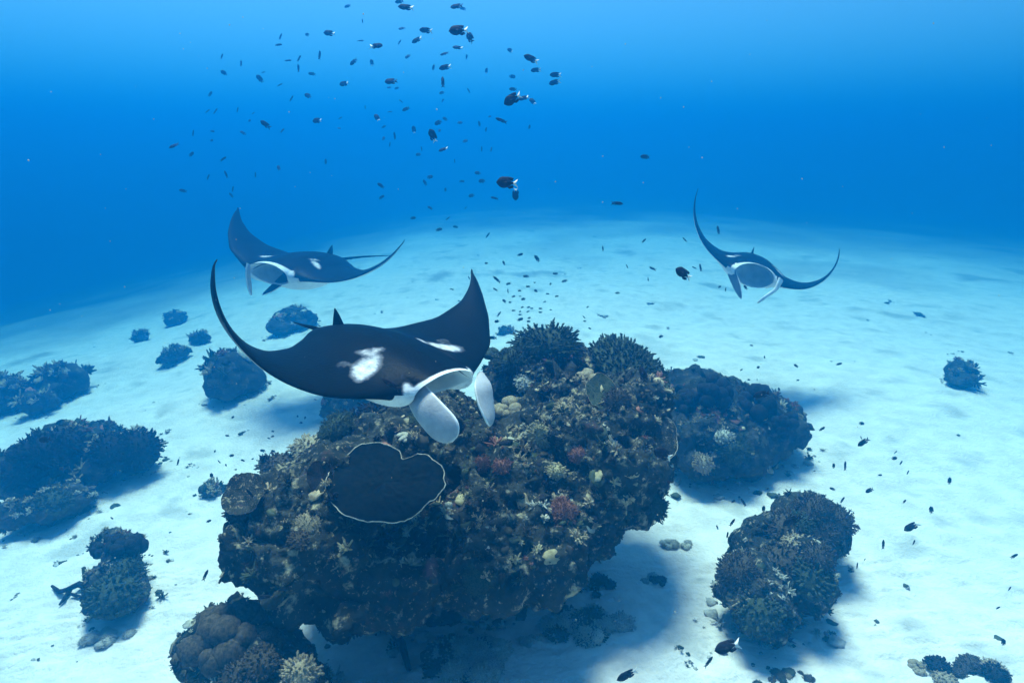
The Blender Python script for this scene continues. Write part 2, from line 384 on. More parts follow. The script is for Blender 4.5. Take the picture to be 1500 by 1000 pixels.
def growth(V, F, n, smin, smax, seed, pal_sunlit, pal_shaded, zmin=-9):
    g = np.random.RandomState(seed); c = V[F[:, 0]]; N = np.cross(V[F[:, 2]] - V[F[:, 0]], V[F[:, 3]] - V[F[:, 1]]); A = np.linalg.norm(N, axis=1); N /= A[:, None] + 1e-12
    A = A * np.clip(.12 + 1.7 * (perlin(c * 1.5 + 3.3 * seed) + .28), .05, 2) * (c[:, 2] > zmin) * (.35 + np.clip(N[:, 2] + .35, 0, 1.2)); idx = g.choice(len(F), n, p=A / A.sum()); b = Bag()
    cl = perlin(c[idx] * 1.6 + seed)
    for q, k in enumerate(idx):
        pal = pal_sunlit if N[k, 2] > .25 else pal_shaded  # more colourful growth on top; its paleness and dark sides paint sun and shade
        w_ = int(np.clip((cl[q] * .9 + .5) * len(pal) + g.normal() * .8, 0, len(pal) - 1))
        s = smin * (smax / smin) ** (g.rand() ** 1.9); pt_ = g.rand(); v, f = PIECES[g.randint(5) if pt_ < .22 else (5 + g.randint(5) if pt_ < .82 else 10 + g.randint(3))]
        if pt_ < .22: w_ = [0, 3, 4, 8, 0, 2][g.randint(6)]; pal = range(9); s *= .8
        B = basis(N[k] * .6 + np.array([0, 0, .4]) + g.normal(size=3) * .2, g.rand() * 6.3)
        b.add((v * s * g.uniform(.8, 1.2, 3)) @ B.T + c[k] - N[k] * s * .1, f, pal[w_])
    return b.get(), b.mats()
GM = ['rock', 'tan', 'brown', 'green', 'dark', 'pink', 'pale', 'yellow', 'rockd']
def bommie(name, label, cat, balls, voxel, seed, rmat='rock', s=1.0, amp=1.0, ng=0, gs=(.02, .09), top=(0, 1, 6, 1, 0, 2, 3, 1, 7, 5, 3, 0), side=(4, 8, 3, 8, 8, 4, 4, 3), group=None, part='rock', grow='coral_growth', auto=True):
    W = [(np.array(at(b[0], b[1], b[2])), np.array(b[3])) for b in balls]
    if not auto: W = [(np.array(CAM) + (c - np.array(CAM)) * 1.10, r * 1.10) for c, r in W]
    if auto:      # move the group along its line of sight until its foot stands in the sand
        c0 = np.array(CAM); ks = np.linspace(.5, 3.0, 501)
        low = [min((c0 + k * (c - c0))[2] - k * r[2] * .8 - ground_z((c0 + k * (c - c0))[0], (c0 + k * (c - c0))[1])[0] for c, r in W) for k in ks]
        j = int(np.argmax(np.array(low) < 0)) if min(low) < 0 else 500; k = ks[j]; W = [(c0 + k * (c - c0), r * k) for c, r in W]
        ng = int(ng); gs = (gs[0] * k, gs[1] * k); voxel = voxel * k
    base = np.mean([c for c, r in W], axis=0); base[2] = ground_z(base[0], base[1])[0]
    V, F = blob(W, voxel); V = roughen(V, F, s, seed, amp)
    t = bpy.data.objects.new(name, None); C.objects.link(t); t.location = base; tag(t, None, label, cat, group); t.empty_display_size = .2
    r = link(part, mesh(part, V - base, F, [M[rmat]]), t)
    if ng:
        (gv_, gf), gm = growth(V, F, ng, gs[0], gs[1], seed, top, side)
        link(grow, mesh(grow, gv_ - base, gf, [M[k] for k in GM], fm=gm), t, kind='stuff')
    bv = BVHTree.FromPolygons([tuple(x) for x in V], [tuple(int(q) for q in x) for x in F])
    def hit(px, py):
        h = bv.ray_cast(CAM, ray(px, py))
        return (np.array(h[0]), np.array(h[1])) if h[0] is not None else (None, None)
    t_info = dict(root=t, base=base, hit=hit, V=V, F=F)
    return t_info
def put(B, kind, px, py, wpx, mat, var=0, spin=None, upmix=.5, label=None, sc=(1, 1, 1), sink=.1, fallback=None):
    p, n = B['hit'](px, py)
    if p is None:
        if fallback is None: return None
        p = np.array(at(px, py, fallback)); n = np.array([0, 0, 1.])
    d = np.linalg.norm(p - np.array(CAM)); size = wpx / 2 / FP * d
    p = p - n * size * sink
    return coral(kind, var, mat, p, n, size, spin if spin is not None else (px * 7 + py) % 6.28, B['root'], B['base'], label=label, upmix=upmix, sc=sc)
# ------------------------------------------------------------------ the big coral head
BIG = bommie('coral_bommie', 'huge dark undercut coral head directly beneath the nearest manta ray', 'coral head', [
    (640, 725, 5.5, (1.15, 1.0, .72)), (850, 665, 5.6, (.74, .8, .62)), (905, 610, 5.9, (.42, .6, .42)), (480, 745, 5.05, (.56, .7, .46)), (800, 565, 6.3, (.70, .6, .40)),
    (392, 765, 4.95, (.22, .35, .28)), (540, 818, 4.8, (.58, .52, .32)), (725, 792, 5.0, (.70, .6, .36)), (565, 660, 5.8, (.5, .55, .36)), (680, 790, 5.9, (.8, .7, 1.1)), (840, 735, 5.5, (.48, .55, .36))],
    .021, 3, 'rock', 1.0, 1.0, 3000, (.018, .075), auto=False)
for a in [ # kind, px, py, width px, material, variant, upmix, label
    ('fine', 800, 512, 105, 'green', 0, .8, 'olive bushy coral dome on the crest of the coral head', (1, .8, .8)),
    ('fine', 748, 528, 60, 'green', 1, .8, None, (1, 1, .8)),
    
    ('branching', 880, 520, 60, 'green', 1, .8, None, (1, 1, .9)),
    ('cauliflower', 826, 600, 38, 'tan', 0, .3, 'round pinkish tan cauliflower coral in the sunlit middle', (1, 1, 1)),
    ('cauliflower', 735, 683, 30, 'pink', 1, .2, None, (1, 1, 1)), ('branching', 706, 680, 28, 'pink', 1, .2, None, (1, 1, 1)),
    ('fine', 826, 752, 48, 'pink', 1, .2, 'reddish bushy coral on the shaded front face', (1, 1, 1)),
    ('branching', 845, 665, 30, 'pink', 0, .3, None, (1, 1, 1)), ('cauliflower', 815, 690, 34, 'yellow', 1, .4, None, (1, .8, .8)),
    ('branching', 410, 680, 62, 'brown', 0, .5, 'brown bushy coral on the left shoulder', (1, 1, .7)), ('branching', 455, 652, 60, 'tan', 1, .6, None, (1, 1, .6)),
    ('spiky', 388, 676, 26, 'dark', 0, .7, None, (1, 1, 1)), ('fine', 490, 630, 60, 'green', 0, .6, None, (1, 1, .7)),
    ('spiky', 520, 612, 44, 'dark', 1, .8, None, (1, 1, .8)), ('branching', 560, 600, 70, 'dark', 1, .6, None, (1, 1, .8)),
    ('lobed', 860, 560, 46, 'tan', 0, .4, None, (1, 1, .7)), ('cauliflower', 770, 560, 36, 'pale', 0, .4, None, (1, 1, .7)),
    ('lobed', 745, 600, 44, 'tan', 1, .3, None, (1, 1, .7)), ('cauliflower', 790, 640, 44, 'yellow', 0, .3, None, (1, 1, .7)),
    ('branching', 905, 590, 44, 'brown', 1, .4, None, (1, 1, .7)), ('lobed', 655, 745, 26, 'pale', 2, .2, 'single pale lobed coral right of the dark plate', (.7, 1, 1)),
    ('branching', 700, 850, 46, 'green', 0, .1, None, (1, 1, .6)), ('cauliflower', 440, 790, 36, 'brown', 1, .2, None, (1, 1, .7)),
    ('branching', 450, 770, 40, 'tan', 0, .2, None, (1, 1, .5)), ('cauliflower', 350, 745, 40, 'brown', 0, .4, None, (1, 1, .6)),
    ('fine', 960, 745, 40, 'green', 1, .1, None, (1, 1, .6)), ('branching', 900, 650, 40, 'pale', 0, .3, None, (1, 1, .5)),
    ('cauliflower', 925, 585, 18, 'tan', 0, .3, None, (1, 1, .8)), ('lobed', 720, 520, 40, 'green', 2, .5, None, (1, 1, .8)),
    ('branching', 610, 615, 40, 'green', 0, .4, None, (1, 1, .6)), ('lobed', 590, 640, 24, 'pale', 0, .2, None, (1, 1, .6)),
    ('table', 805, 484, 20, 'dark', 0, .95, 'tiny dark mushroom-shaped table coral on the very top', (1, 1, 1.6)),
    ]:
    put(BIG, a[0], a[1], a[2], a[3], a[4], a[5], upmix=a[6], label=a[7], sc=a[8], fallback=6.95)
pt = np.array(at(922, 535, 6.75)); coral('table', 0, 'green', pt, (.12, -.25, .9), .50, .4, BIG['root'], BIG['base'], label='wide dark green branching table coral leaning out at the back right', upmix=0, sc=(1, 1, 1.2))
def view_n(p, up, side=0.0):   # a direction leaning from "towards the camera" to "up"
    v_ = np.array(CAM) - np.asarray(p); v_ /= np.linalg.norm(v_)
    return v_ * (1 - up) + np.array([side, 0, up])
def put_plate(B, seed, px, py, wpx, mat, rim, up=.45, side=0., lift=.05, aspect=.8, notch=False, label=None, spin=0., cup=.12, d=None):
    p, n = B['hit'](px, py)
    if p is None: p = np.array(at(px, py, d or 6)); n = np.array([0, 0, 1.])
    v_ = np.array(CAM) - p; dist = np.linalg.norm(v_); p = p + v_ / dist * lift; size = wpx / 2 / FP * dist
    return plate_coral(seed, mat, rim, p, view_n(p, up, side), size, spin, B['root'], B['base'], label, aspect, notch, cup)
put_plate(BIG, 4, 563, 706, 152, 'plate', 'pale', .62, 0, .28, .84, True, 'big dark heart-shaped plate coral with a thin white rim', 1.5, .03)
put_plate(BIG, 9, 357, 725, 70, 'rock', 'brown', .55, -.2, .06, .75, False, 'flat grey brown plate coral at the left edge', .3)
put_plate(BIG, 12, 955, 640, 78, 'rock', 'rubble', .45, .45, .04, 1.2, False, 'grey brown plate coral with a pale wavy edge on the right shoulder', .6, .02)
put_plate(BIG, 14, 470, 700, 50, 'dark', 'brown', .3, -.1, .06, .7, False, None, .3)
put_plate(BIG, 17, 880, 575, 60, 'green', 'tan', .5, 0, .05, .7)
# ------------------------------------------------------------------ the other coral heads
R2 = bommie('coral_bommie', 'dark blue coral head standing right behind the huge one, shading the sand', 'coral head', [
    (1040, 600, 8.3, (.62, .6, .48)), (1120, 618, 8.4, (.44, .5, .36)), (1155, 632, 8.3, (.2, .25, .22)), (1030, 650, 7.8, (.45, .45, .42)), (1075, 660, 8.0, (.42, .4, .35)), (1000, 590, 8.3, (.25, .3, .3))],
    .028, 5, 'rockd', 1.0, .8, 700, (.02, .07), group=None)
for a in [('lobed', 1045, 575, 60, 'dark', 0), ('lobed', 1110, 590, 60, 'dark', 1), ('fine', 1075, 660, 50, 'green', 0), ('cauliflower', 1030, 680, 30, 'tan', 1), ('branching', 1060, 640, 36, 'pale', 0), ('lobed', 1150, 620, 38, 'dark', 2), ('lobed', 1005, 590, 44, 'dark', 2)]:
    put(R2, a[0], a[1], a[2], a[3], a[4], a[5])
R3 = bommie('coral_bommie', 'knobbly brown coral head on the open sand at lower right', 'coral head', [
    (1185, 770, 5.9, (.30, .32, .28)), (1130, 810, 5.6, (.34, .32, .32)), (1090, 855, 5.1, (.20, .25, .24)), (1180, 850, 5.3, (.22, .25, .28)), (1120, 885, 5.0, (.22, .22, .22)), (1215, 765, 6.0, (.16, .2, .18))],
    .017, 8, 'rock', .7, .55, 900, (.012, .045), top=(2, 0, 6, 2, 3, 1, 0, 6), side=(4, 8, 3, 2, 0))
for a in [('fine', 1190, 748, 52, 'brown', 0), ('fine', 1222, 765, 52, 'brown', 1), ('branching', 1200, 782, 50, 'brown', 0), ('branching', 1168, 768, 40, 'green', 1), ('branching', 1150, 775, 60, 'brown', 1), ('branching', 1140, 830, 64, 'brown', 0), ('fine', 1080, 840, 56, 'brown', 1), ('cauliflower', 1110, 900, 60, 'green', 0), ('cauliflower', 1190, 850, 60, 'green', 1), ('spiky', 1150, 765, 26, 'brown', 1), ('cauliflower', 1090, 880, 44, 'tan', 1), ('branching', 1200, 820, 44, 'brown', 1), ('cauliflower', 1160, 800, 40, 'tan', 0)]:
    put(R3, a[0], a[1], a[2], a[3], a[4], a[5])
R4 = bommie('coral_bommie', 'brown lobed coral head cut off by the bottom edge, left of centre', 'coral head', [
    (338, 940, 4.5, (.27, .28, .17)), (380, 980, 4.2, (.28, .28, .22)), (430, 995, 4.4, (.16, .22, .16)), (305, 965, 4.4, (.14, .18, .12)), (400, 1050, 4.1, (.36, .32, .3))],
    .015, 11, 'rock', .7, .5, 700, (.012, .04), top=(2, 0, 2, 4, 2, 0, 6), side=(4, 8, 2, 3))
for a in [('lobed', 345, 926, 100, 'brown', 0), ('lobed', 308, 950, 72, 'brown', 1), ('cauliflower', 380, 975, 50, 'brown', 0), ('cauliflower', 440, 985, 50, 'tan', 1), ('lobed', 390, 938, 46, 'brown', 2), ('branching', 350, 990, 50, 'brown', 1)]:
    put(R4, a[0], a[1], a[2], a[3], a[4], a[5], fallback=4.4)
R5 = bommie('coral_bommie', 'small stacked coral head on the left sand beside a dead branch', 'coral head', [
    (172, 800, 6.6, (.22, .18, .12)), (180, 835, 6.3, (.16, .16, .2)), (172, 868, 6.1, (.26, .22, .14)), (150, 860, 6.2, (.12, .15, .18))],
    .016, 14, 'rockd', .6, .45, 350, (.012, .04))
for a in [('lobed', 185, 798, 44, 'dark', 0), ('lobed', 155, 805, 34, 'dark', 1), ('branching', 180, 835, 46, 'green', 0), ('cauliflower', 168, 872, 60, 'green', 0), ('spiky', 146, 790, 16, 'dark', 0)]:
    put(R5, a[0], a[1], a[2], a[3], a[4], a[5])
R6 = bommie('coral_bommie', 'big dim blue coral cluster on the sand at the left edge', 'coral head', [
    (70, 690, 8.6, (.44, .45, .36)), (98, 650, 9.0, (.24, .3, .26)), (32, 695, 8.8, (.2, .3, .3)), (85, 735, 8.0, (.32, .34, .16)), (18, 755, 8.0, (.14, .2, .14))],
    .030, 17, 'rockd', 1.0, .8, 500, (.03, .09))
for a in [('branching', 95, 650, 50, 'dark', 0), ('fine', 60, 665, 60, 'dark', 1), ('branching', 30, 690, 50, 'dark', 1), ('cauliflower', 80, 735, 40, 'green', 0)]:
    put(R6, a[0], a[1], a[2], a[3], a[4], a[5])
R7 = bommie('coral_bommie', 'pair of joined round dim coral domes beside the big left cluster', 'coral head', [
    (160, 665, 8.9, (.24, .25, .26)), (200, 662, 9.0, (.26, .26, .3)), (140, 685, 8.8, (.12, .2, .16))], .030, 19, 'rockd', .7, .5, 160, (.03, .08))
for a in [('branching', 162, 660, 48, 'dark', 0), ('branching', 203, 658, 56, 'dark', 1)]: put(R7, a[0], a[1], a[2], a[3], a[4], a[5])
FAR = [
    ('hazy dark blue rock mass at far left with a lower step in front', [(92, 556, 13.5, (.42, .45, .32)), (54, 590, 13.0, (.28, .32, .24))], .06, 1.0),
    ('faint blue rock at the left edge of the view', [(2, 578, 13.5, (.35, .4, .35))], .06, .8),
    ('flat-bottomed dark blue rock behind the nearest manta wing tip', [(338, 548, 11.5, (.42, .45, .40)), (328, 565, 11.2, (.36, .35, .25)), (360, 555, 11.4, (.3, .4, .25))], .05, .7),
    ('very faint wide rock just above the nearest manta back', [(432, 468, 19, (.62, .5, .32)), (410, 478, 18.5, (.4, .4, .22))], .07, .8),
    ('small faint rock in the blue, upper of the far left ones', [(256, 467, 21, (.32, .4, .22))], .07, .6),
    ('tiny faint round rock left of the other distant ones', [(207, 493, 19, (.2, .2, .17))], .06, .5),
    ('tiny faint rock nearest the raised wing tip on its left', [(292, 496, 17.5, (.24, .25, .15))], .06, .5),
    ('low faint elongated rock below the tiny distant ones', [(258, 518, 16.5, (.30, .3, .16)), (245, 524, 16.2, (.22, .2, .1))], .05, .5),
    ('pale blue coral patch showing beneath the nearest manta belly', [(500, 588, 8.6, (.26, .3, .18)), (525, 575, 9.2, (.22, .3, .16))], .035, .5),
    ('lone round blue coral head on bare sand at right', [(1407, 545, 10.8, (.20, .2, .18)), (1407, 555, 10.6, (.21, .2, .10))], .03, .35),
    ('pale blue low coral cluster between the left cluster and the raised wing', [(150, 632, 10.6, (.24, .2, .14)), (135, 645, 10.3, (.14, .14, .1))], .04, .5),
    ('small pale coral clump on the sand behind the crest', [(742, 484, 15.5, (.22, .2, .10))], .05, .3),
    ('small blue coral tuft on sand just left of the huge head', [(309, 719, 6.9, (.09, .09, .06))], .014, .3),
]
FARHEADS = []
for k, (lb, balls, vx, s_) in enumerate(FAR):
    nm = 'coral_rock'
    b_ = bommie(nm, lb, 'rock', balls, vx, 23 + k, 'rockd', s_, .6 * min(1, s_ + .1), 60 if s_ > .4 else 40, (.02 + .05 * s_, .06 + .12 * s_), group='distant coral rocks on the sand')
    FARHEADS.append(b_)
# ------------------------------------------------------------------ low coral and rubble on the near sand
def patch(label, px, py, wpx, n, mats, seed, cat='coral', name='coral_patch', flat=.5):
    p, d = on_ground(px, py); w_ = wpx / 2 / FP * d; g = np.random.RandomState(seed)
    t = bpy.data.objects.new(name, None); C.objects.link(t); t.location = p; tag(t, None, label, cat); t.empty_display_size = .1
    kinds = ['cauliflower', 'lobed', 'cauliflower', 'branching']
    for k in range(n):
        a, r = g.rand() * 6.28, w_ * .85 * math.sqrt(g.rand()); x, y = p[0] + r * math.cos(a), p[1] + r * math.sin(a) * flat
        s_ = w_ * g.uniform(.16, .34); z = ground_z(x, y)[0]
        coral(kinds[g.randint(4)], g.randint(2), mats[g.randint(len(mats))], (x, y, z + s_ * .15), (0, 0, 1), s_, g.rand() * 6.28, t, p, upmix=.8, sc=(1, 1, .8))
    return t
patch('pale knobbly coral patch on the sand in front of the huge head', 855, 918, 118, 36, ['pale', 'green', 'rubble', 'pale', 'rubble', 'pale'], 2)
patch('dark coral bunch at the right end of the front coral patch', 895, 912, 62, 5, ['dark', 'green', 'brown'], 3)
patch('small round grey coral on shaded sand right of the front coral patch', 952, 852, 46, 7, ['green', 'rubble', 'brown'], 4)
patch('dusty coral ledge at the edge of the big shadow', 775, 942, 44, 8, ['rubble', 'pale'], 5)
patch('grey coral bed along the bottom edge below the huge head', 690, 972, 130, 30, ['rubble', 'green', 'pale', 'pale'], 6, flat=.7)
patch('shaded coral stubble under the right end of the overhang', 865, 868, 80, 9, ['green', 'dark', 'rubble'], 7)
patch('small brown coral at the bottom edge, right of centre', 1165, 992, 44, 5, ['brown', 'tan', 'brown'], 8)
patch('dark bushy coral at the bottom edge beside a small brown one', 1122, 998, 56, 6, ['dark', 'brown', 'green'], 9)
patch('sandy coral mound with one upright finger, right of the overhang', 985, 800, 60, 5, ['rubble', 'pale', 'rubble'], 10)
patch('pale fan-like coral at bottom right corner', 1345, 990, 56, 3, ['tan', 'tan'], 11)
patch('dark brown coral group at bottom right corner', 1412, 988, 86, 11, ['brown', 'brown', 'dark', 'tan'], 12)
patch('pale crusted stones on the sand at lower left', 160, 935, 60, 7, ['rubble', 'pale'], 13)
patch('stubby coral bits around the stacked coral head', 215, 850, 34, 5, ['rubble', 'green'], 14)
# dead branch lying on the sand
pb, db = on_ground(130, 862)
br = bpy.data.objects.new('dead_branch', None); C.objects.link(br); br.location = pb; tag(br, None, 'dark forked dead branch with one upright stick on the left sand', 'branch')
def bpt(px, py, h): q, _ = on_ground(px, py); return q - pb + np.array([0, 0, h])
link('limb', mesh('limb', *tube([bpt(134, 868, .05), bpt(118, 866, .09), bpt(100, 872, .07), bpt(88, 872, .05), bpt(78, 865, .06)], [.035, .032, .026, .022, .014], 8), [M['dark']]), br)
link('limb', mesh('limb', *tube([bpt(104, 870, .05), bpt(95, 880, .03), bpt(88, 889, .03)], [.022, .018, .010], 8), [M['dark']]), br)
link('limb', mesh('limb', *tube([bpt(134, 876, .03), bpt(120, 878, .03), bpt(104, 874, .04)], [.02, .018, .014], 8), [M['dark']]), br)
q0 = bpt(134, 890, -.05)
link('stick', mesh('stick', *tube([q0, q0 + (0, .0, .25), q0 + (.0, .02, .5)], [.035, .03, .018], 8), [M['green']]), br)
pl, _ = on_ground(575, 940)
lg = link('sunken_stick', mesh('sunken_stick', *tube([(-.25, .35, .12), (-.05, .12, .10), (.1, -.1, .07), (.2, -.35, .05)], [.05, .045, .035, .02], 8), [M['dark']]), loc=pl, label='dark stick lying in the deep shade under the overhang', cat='stick')
ALLHEADS = [BIG, R2, R3, R4, R5, R6, R7] + FARHEADS
# rubble: single pieces one can point at, and the fine litter
g = np.random.RandomState(21); bag = Bag()
spots = [(152, 932, 6), (400, 585, 12), (372, 580, 5), (360, 635, 12), (225, 591, 6), (213, 602, 5), (243, 635, 11), (280, 682, 12), (291, 688, 6), (101, 590, 9), (110, 787, 16), (90, 825, 14), (113, 815, 8), (65, 768, 8), (25, 872, 10), (247, 823, 10), (283, 753, 9),
         (260, 862, 8), (55, 968, 9), (1285, 912, 10), (1246, 837, 12), (1329, 857, 12), (1044, 883, 8), (1025, 525, 18), (1075, 568, 12), (1303, 444, 12), (995, 405, 8), (560, 458, 10), (735, 490, 6), (870, 347, 9), (848, 393, 9), (885, 357, 6), (1215, 528, 8), (1362, 490, 8), (1387, 518, 9), (1410, 515, 8), (1482, 518, 9),
         (1345, 465, 14), (1270, 470, 6), (605, 415, 6), (640, 440, 8), (600, 437, 6), (980, 480, 9), (950, 445, 14), (880, 463, 14), (700, 375, 7), (1240, 770, 6), (1040, 960, 10), (1000, 955, 16), (1010, 975, 12), (1460, 997, 10), (930, 405, 5), (850, 425, 5), (1100, 505, 8), (1130, 480, 5), (1180, 470, 6)]
for (px, py, wp) in spots:
    p, d = on_ground(px, py); w_ = wp / 2 / FP * d
    for k in range(5 if wp > 9 else 2):
        v, f = PIECES[g.randint(10)]; s_ = w_ * g.uniform(.25, .6); x, y = p[0] + g.normal() * w_ * .5, p[1] + g.normal() * w_ * .6
        bag.add(v * s_ * (1, 1, .6) @ basis((0, 0, 1), g.rand() * 6).T + (x, y, ground_z(x, y)[0] + s_ * .1), f, g.randint(2))
for k in range(1100):
    px, py = g.uniform(-40, 1540), 360 + 660 * g.rand() ** .8
    p, d = on_ground(px, py)
    if d > 45: continue
    if perlin(np.array([[p[0] * .5, p[1] * .5, 3.]]))[0] + g.normal() * .15 < .12: continue
    s_ = .006 + .035 * g.rand() ** 3.5; v, f = PIECES[g.randint(10)]
    bag.add(v * s_ * (1, 1, .6) @ basis((0, 0, 1), g.rand() * 6).T + p + (0, 0, s_ * .1), f, g.randint(2))
for B_ in ALLHEADS:
    lo_ = B_['V'][B_['V'][:, 2] < B_['base'][2] + .5]
    if len(lo_) < 10: lo_ = B_['V']
    big_ = np.ptp(B_['V'][:, 0]); n_ = int(18 + 40 * min(big_, 3))
    for k in range(n_):
        q_ = lo_[g.randint(len(lo_))]; o2 = q_[:2] - B_['base'][:2]; q2 = B_['base'][:2] + o2 * g.uniform(.95, 1.35) + g.normal(size=2) * .05
        s_ = (.012 + .05 * g.rand() ** 2.5) * min(1.2, .5 + big_ * .5); v, f = PIECES[g.randint(10)]
        bag.add(v * s_ * (1, 1, .7) @ basis((0, 0, 1), g.rand() * 6).T + (q2[0], q2[1], ground_z(q2[0], q2[1])[0] + s_ * .15), f, g.randint(2))
v, f = bag.get()
link('coral_rubble', mesh('coral_rubble', v, f, [M['rubble'], M['green']], fm=bag.mats()), kind='stuff', label='scattered broken coral bits on the pale sand')
# ------------------------------------------------------------------ manta rays
def skin_material(name='manta_skin', amp=.55, add=0.0):
    m = bpy.data.materials.new(name); m.use_nodes = True; t = m.node_tree; N = t.nodes; L = t.links; b = N['Principled BSDF']
    b.inputs['Roughness'].default_value = .35; b.inputs['Specular IOR Level'].default_value = .5; b.inputs['IOR'].default_value = 1.07
    a = N.new('ShaderNodeAttribute'); a.attribute_name = 'white'; tc = N.new('ShaderNodeTexCoord')
    nz = N.new('ShaderNodeTexNoise'); nz.inputs['Scale'].default_value = 24; nz.inputs['Detail'].default_value = 7; nz.inputs['Roughness'].default_value = .7; L.new(tc.outputs['Object'], nz.inputs[0])
    ma = N.new('ShaderNodeMath'); ma.operation = 'MULTIPLY_ADD'; L.new(nz.outputs[0], ma.inputs[0]); ma.inputs[1].default_value = amp; ad = N.new('ShaderNodeMath'); ad.operation = 'ADD'; ad.inputs[1].default_value = add; L.new(a.outputs['Fac'], ad.inputs[0]); L.new(ad.outputs[0], ma.inputs[2])
    r = N.new('ShaderNodeValToRGB'); L.new(ma.outputs[0], r.inputs[0]); e = r.color_ramp.elements
    e[0].position = .50; e[0].color = (.003, .0055, .0075, 1); e[1].position = 1.0; e[1].color = (.80, .80, .78, 1)
    x = e.new(.72); x.color = (.14, .15, .17, 1)
    n2 = N.new('ShaderNodeTexNoise'); n2.inputs['Scale'].default_value = 7; n2.inputs['Detail'].default_value = 8; L.new(tc.outputs['Object'], n2.inputs[0])
    mx = N.new('ShaderNodeMix'); mx.data_type = 'RGBA'; mx.blend_type = 'MULTIPLY'; mx.inputs[0].default_value = .35
    r2 = N.new('ShaderNodeValToRGB'); r2.color_ramp.elements[0].color = (.35, .35, .4, 1); r2.color_ramp.elements[0].position = .35; r2.color_ramp.elements[1].position = .65; L.new(n2.outputs[0], r2.inputs[0])
    L.new(r.outputs[0], mx.inputs[6]); L.new(r2.outputs[0], mx.inputs[7]); L.new(mx.outputs[2], b.inputs['Base Color'])
    bp = N.new('ShaderNodeBump'); bp.inputs['Distance'].default_value = .004; bp.inputs['Strength'].default_value = .6; n3 = N.new('ShaderNodeTexNoise'); n3.inputs['Scale'].default_value = 60; n3.inputs['Detail'].default_value = 4
    L.new(tc.outputs['Object'], n3.inputs[0]); L.new(n3.outputs[0], bp.inputs['Height']); L.new(bp.outputs[0], b.inputs['Normal'])
    return m
M['skin'] = skin_material(); M['finskin'] = skin_material('manta_fin_skin', .10, .20)
M['eye'] = material('manta_eye', (.004, .004, .005), (.01, .01, .012), 5, .15, spec=.6)
def interp_s(x, X, Y):
    r = 0
    for k in (-.03, -.015, 0, .015, .03): r = r + np.interp(np.clip(x + k, 0, 1), X, Y)
    return r / 5
def sst(x, a, b): t = np.clip((x - a) / (b - a), 0, 1); return t * t * (3 - 2 * t)
def ramp_at(u): return np.clip((u - .15) / .85, 0, 1) ** 1.6
def manta_surface(P, nu=200, nc=56):
    LU = [0, .13, .17, .2, .25, .3, .5, .7, .85, .95, 1]; LY = [.43, .425, .405, .375, .345, .33, .235, .05, -.13, -.27, -.37]
    TU = [0, .05, .1, .15, .3, .5, .7, .85, .95, 1]; TY = [-.43, -.44, -.41, -.36, -.25, -.17, -.19, -.26, -.33, -.375]
    HU = [0, .1, .2, .3, .5, .8, 1]; HT = [.150, .136, .092, .056, .033, .015, .003]
    su = np.linspace(-1, 1, 2 * nu + 1); su = np.sign(su) * np.abs(su) ** 1.15; u = np.abs(su)
    le = interp_s(u, LU, LY); te = interp_s(u, TU, TY); t = interp_s(u, HU, HT)
    mw = P.get('mw', .168); h = P.get('mh', .092) * np.sqrt(np.clip(1 - (u / mw) ** 2, 0, 1)); dep = np.where(h > 0, P.get('md', .26) * (h / h.max()) ** .5, 0)
    cs = .5 - .5 * np.cos(np.linspace(0, np.pi, nc)); q = np.linspace(0, 1, 13)[1:]
    A = lambda c: np.sqrt(np.clip(1 - c, 0, 1)) * np.clip(c, 0, 1) ** .62 * 1.75
    Y, Z, K = [], [], []
    for c in cs: Y.append(te + (le - te) * c); Z.append(np.sqrt((t * A(c)) ** 2 + (h * c ** 5) ** 2)); K.append(np.full_like(u, c))
    for w_ in q: Y.append(le - dep * w_); Z.append(h * np.sqrt(1 - (w_ * .97) ** 2) * .93); K.append(np.full_like(u, 2 + w_))
    lj = le - P.get('lj', .13) * (h > 0) * (h / h.max())
    for w_ in q[::-1]: Y.append(lj - dep * w_ * .8); Z.append(-h * np.sqrt(1 - (w_ * .97) ** 2) * .93); K.append(np.full_like(u, 4 - w_))
    for c in cs[::-1]: Y.append(te + (lj - te) * c); Z.append(-np.sqrt((t * (.62 + .75 * (1 - sst(u, .16, .42))) * A(c)) ** 2 + (h * c ** 5) ** 2)); K.append(np.full_like(u, -c - 1e-6))
    Y = np.array(Y).T; Z = np.array(Z).T; K = np.array(K).T; X3, Y3, Z3 = np.zeros_like(Y), np.zeros_like(Y), np.zeros_like(Y)
    for sg, s_ in ((-1, 'R'), (1, 'L')):
        a, b, sw, e = P['a0' + s_], P['a1' + s_], P['sw' + s_], max(P['e' + s_], .5)
        gg = np.linspace(0, 1, 401); ramp = np.clip((gg - .12) / .88, 0, 1); ph = a * np.clip(gg / .25, 0, 1) ** 2 * (1 - ramp) + b * ramp ** e
        cx = np.concatenate([[0], np.cumsum(np.cos(ph[:-1])) / 400]); cz = np.concatenate([[0], np.cumsum(np.sin(ph[:-1])) / 400])
        m = (su < 0) if sg < 0 else (su >= 0); uu = u[m]; X = np.interp(uu, gg, cx); Zc = np.interp(uu, gg, cz); p = np.interp(uu, gg, ph)
        ym = ((le + te) / 2)[m]; rp = ramp_at(uu); ta = (P['tw' + s_] * rp)[:, None]; dy = (Y[m] - ym[:, None]) * (1 + (P['cw' + s_] * rp)[:, None])
        yy = dy * np.cos(ta) - Z[m] * np.sin(ta); zz = dy * np.sin(ta) + Z[m] * np.cos(ta)
        X3[m] = sg * (X[:, None] - np.sin(p)[:, None] * zz); Z3[m] = Zc[:, None] + np.cos(p)[:, None] * zz; Y3[m] = ym[:, None] + yy + (sw * rp)[:, None]
    return np.stack([X3, Y3, Z3], -1), np.stack([np.repeat(su[:, None], Y.shape[1], 1), Y, K], -1), su
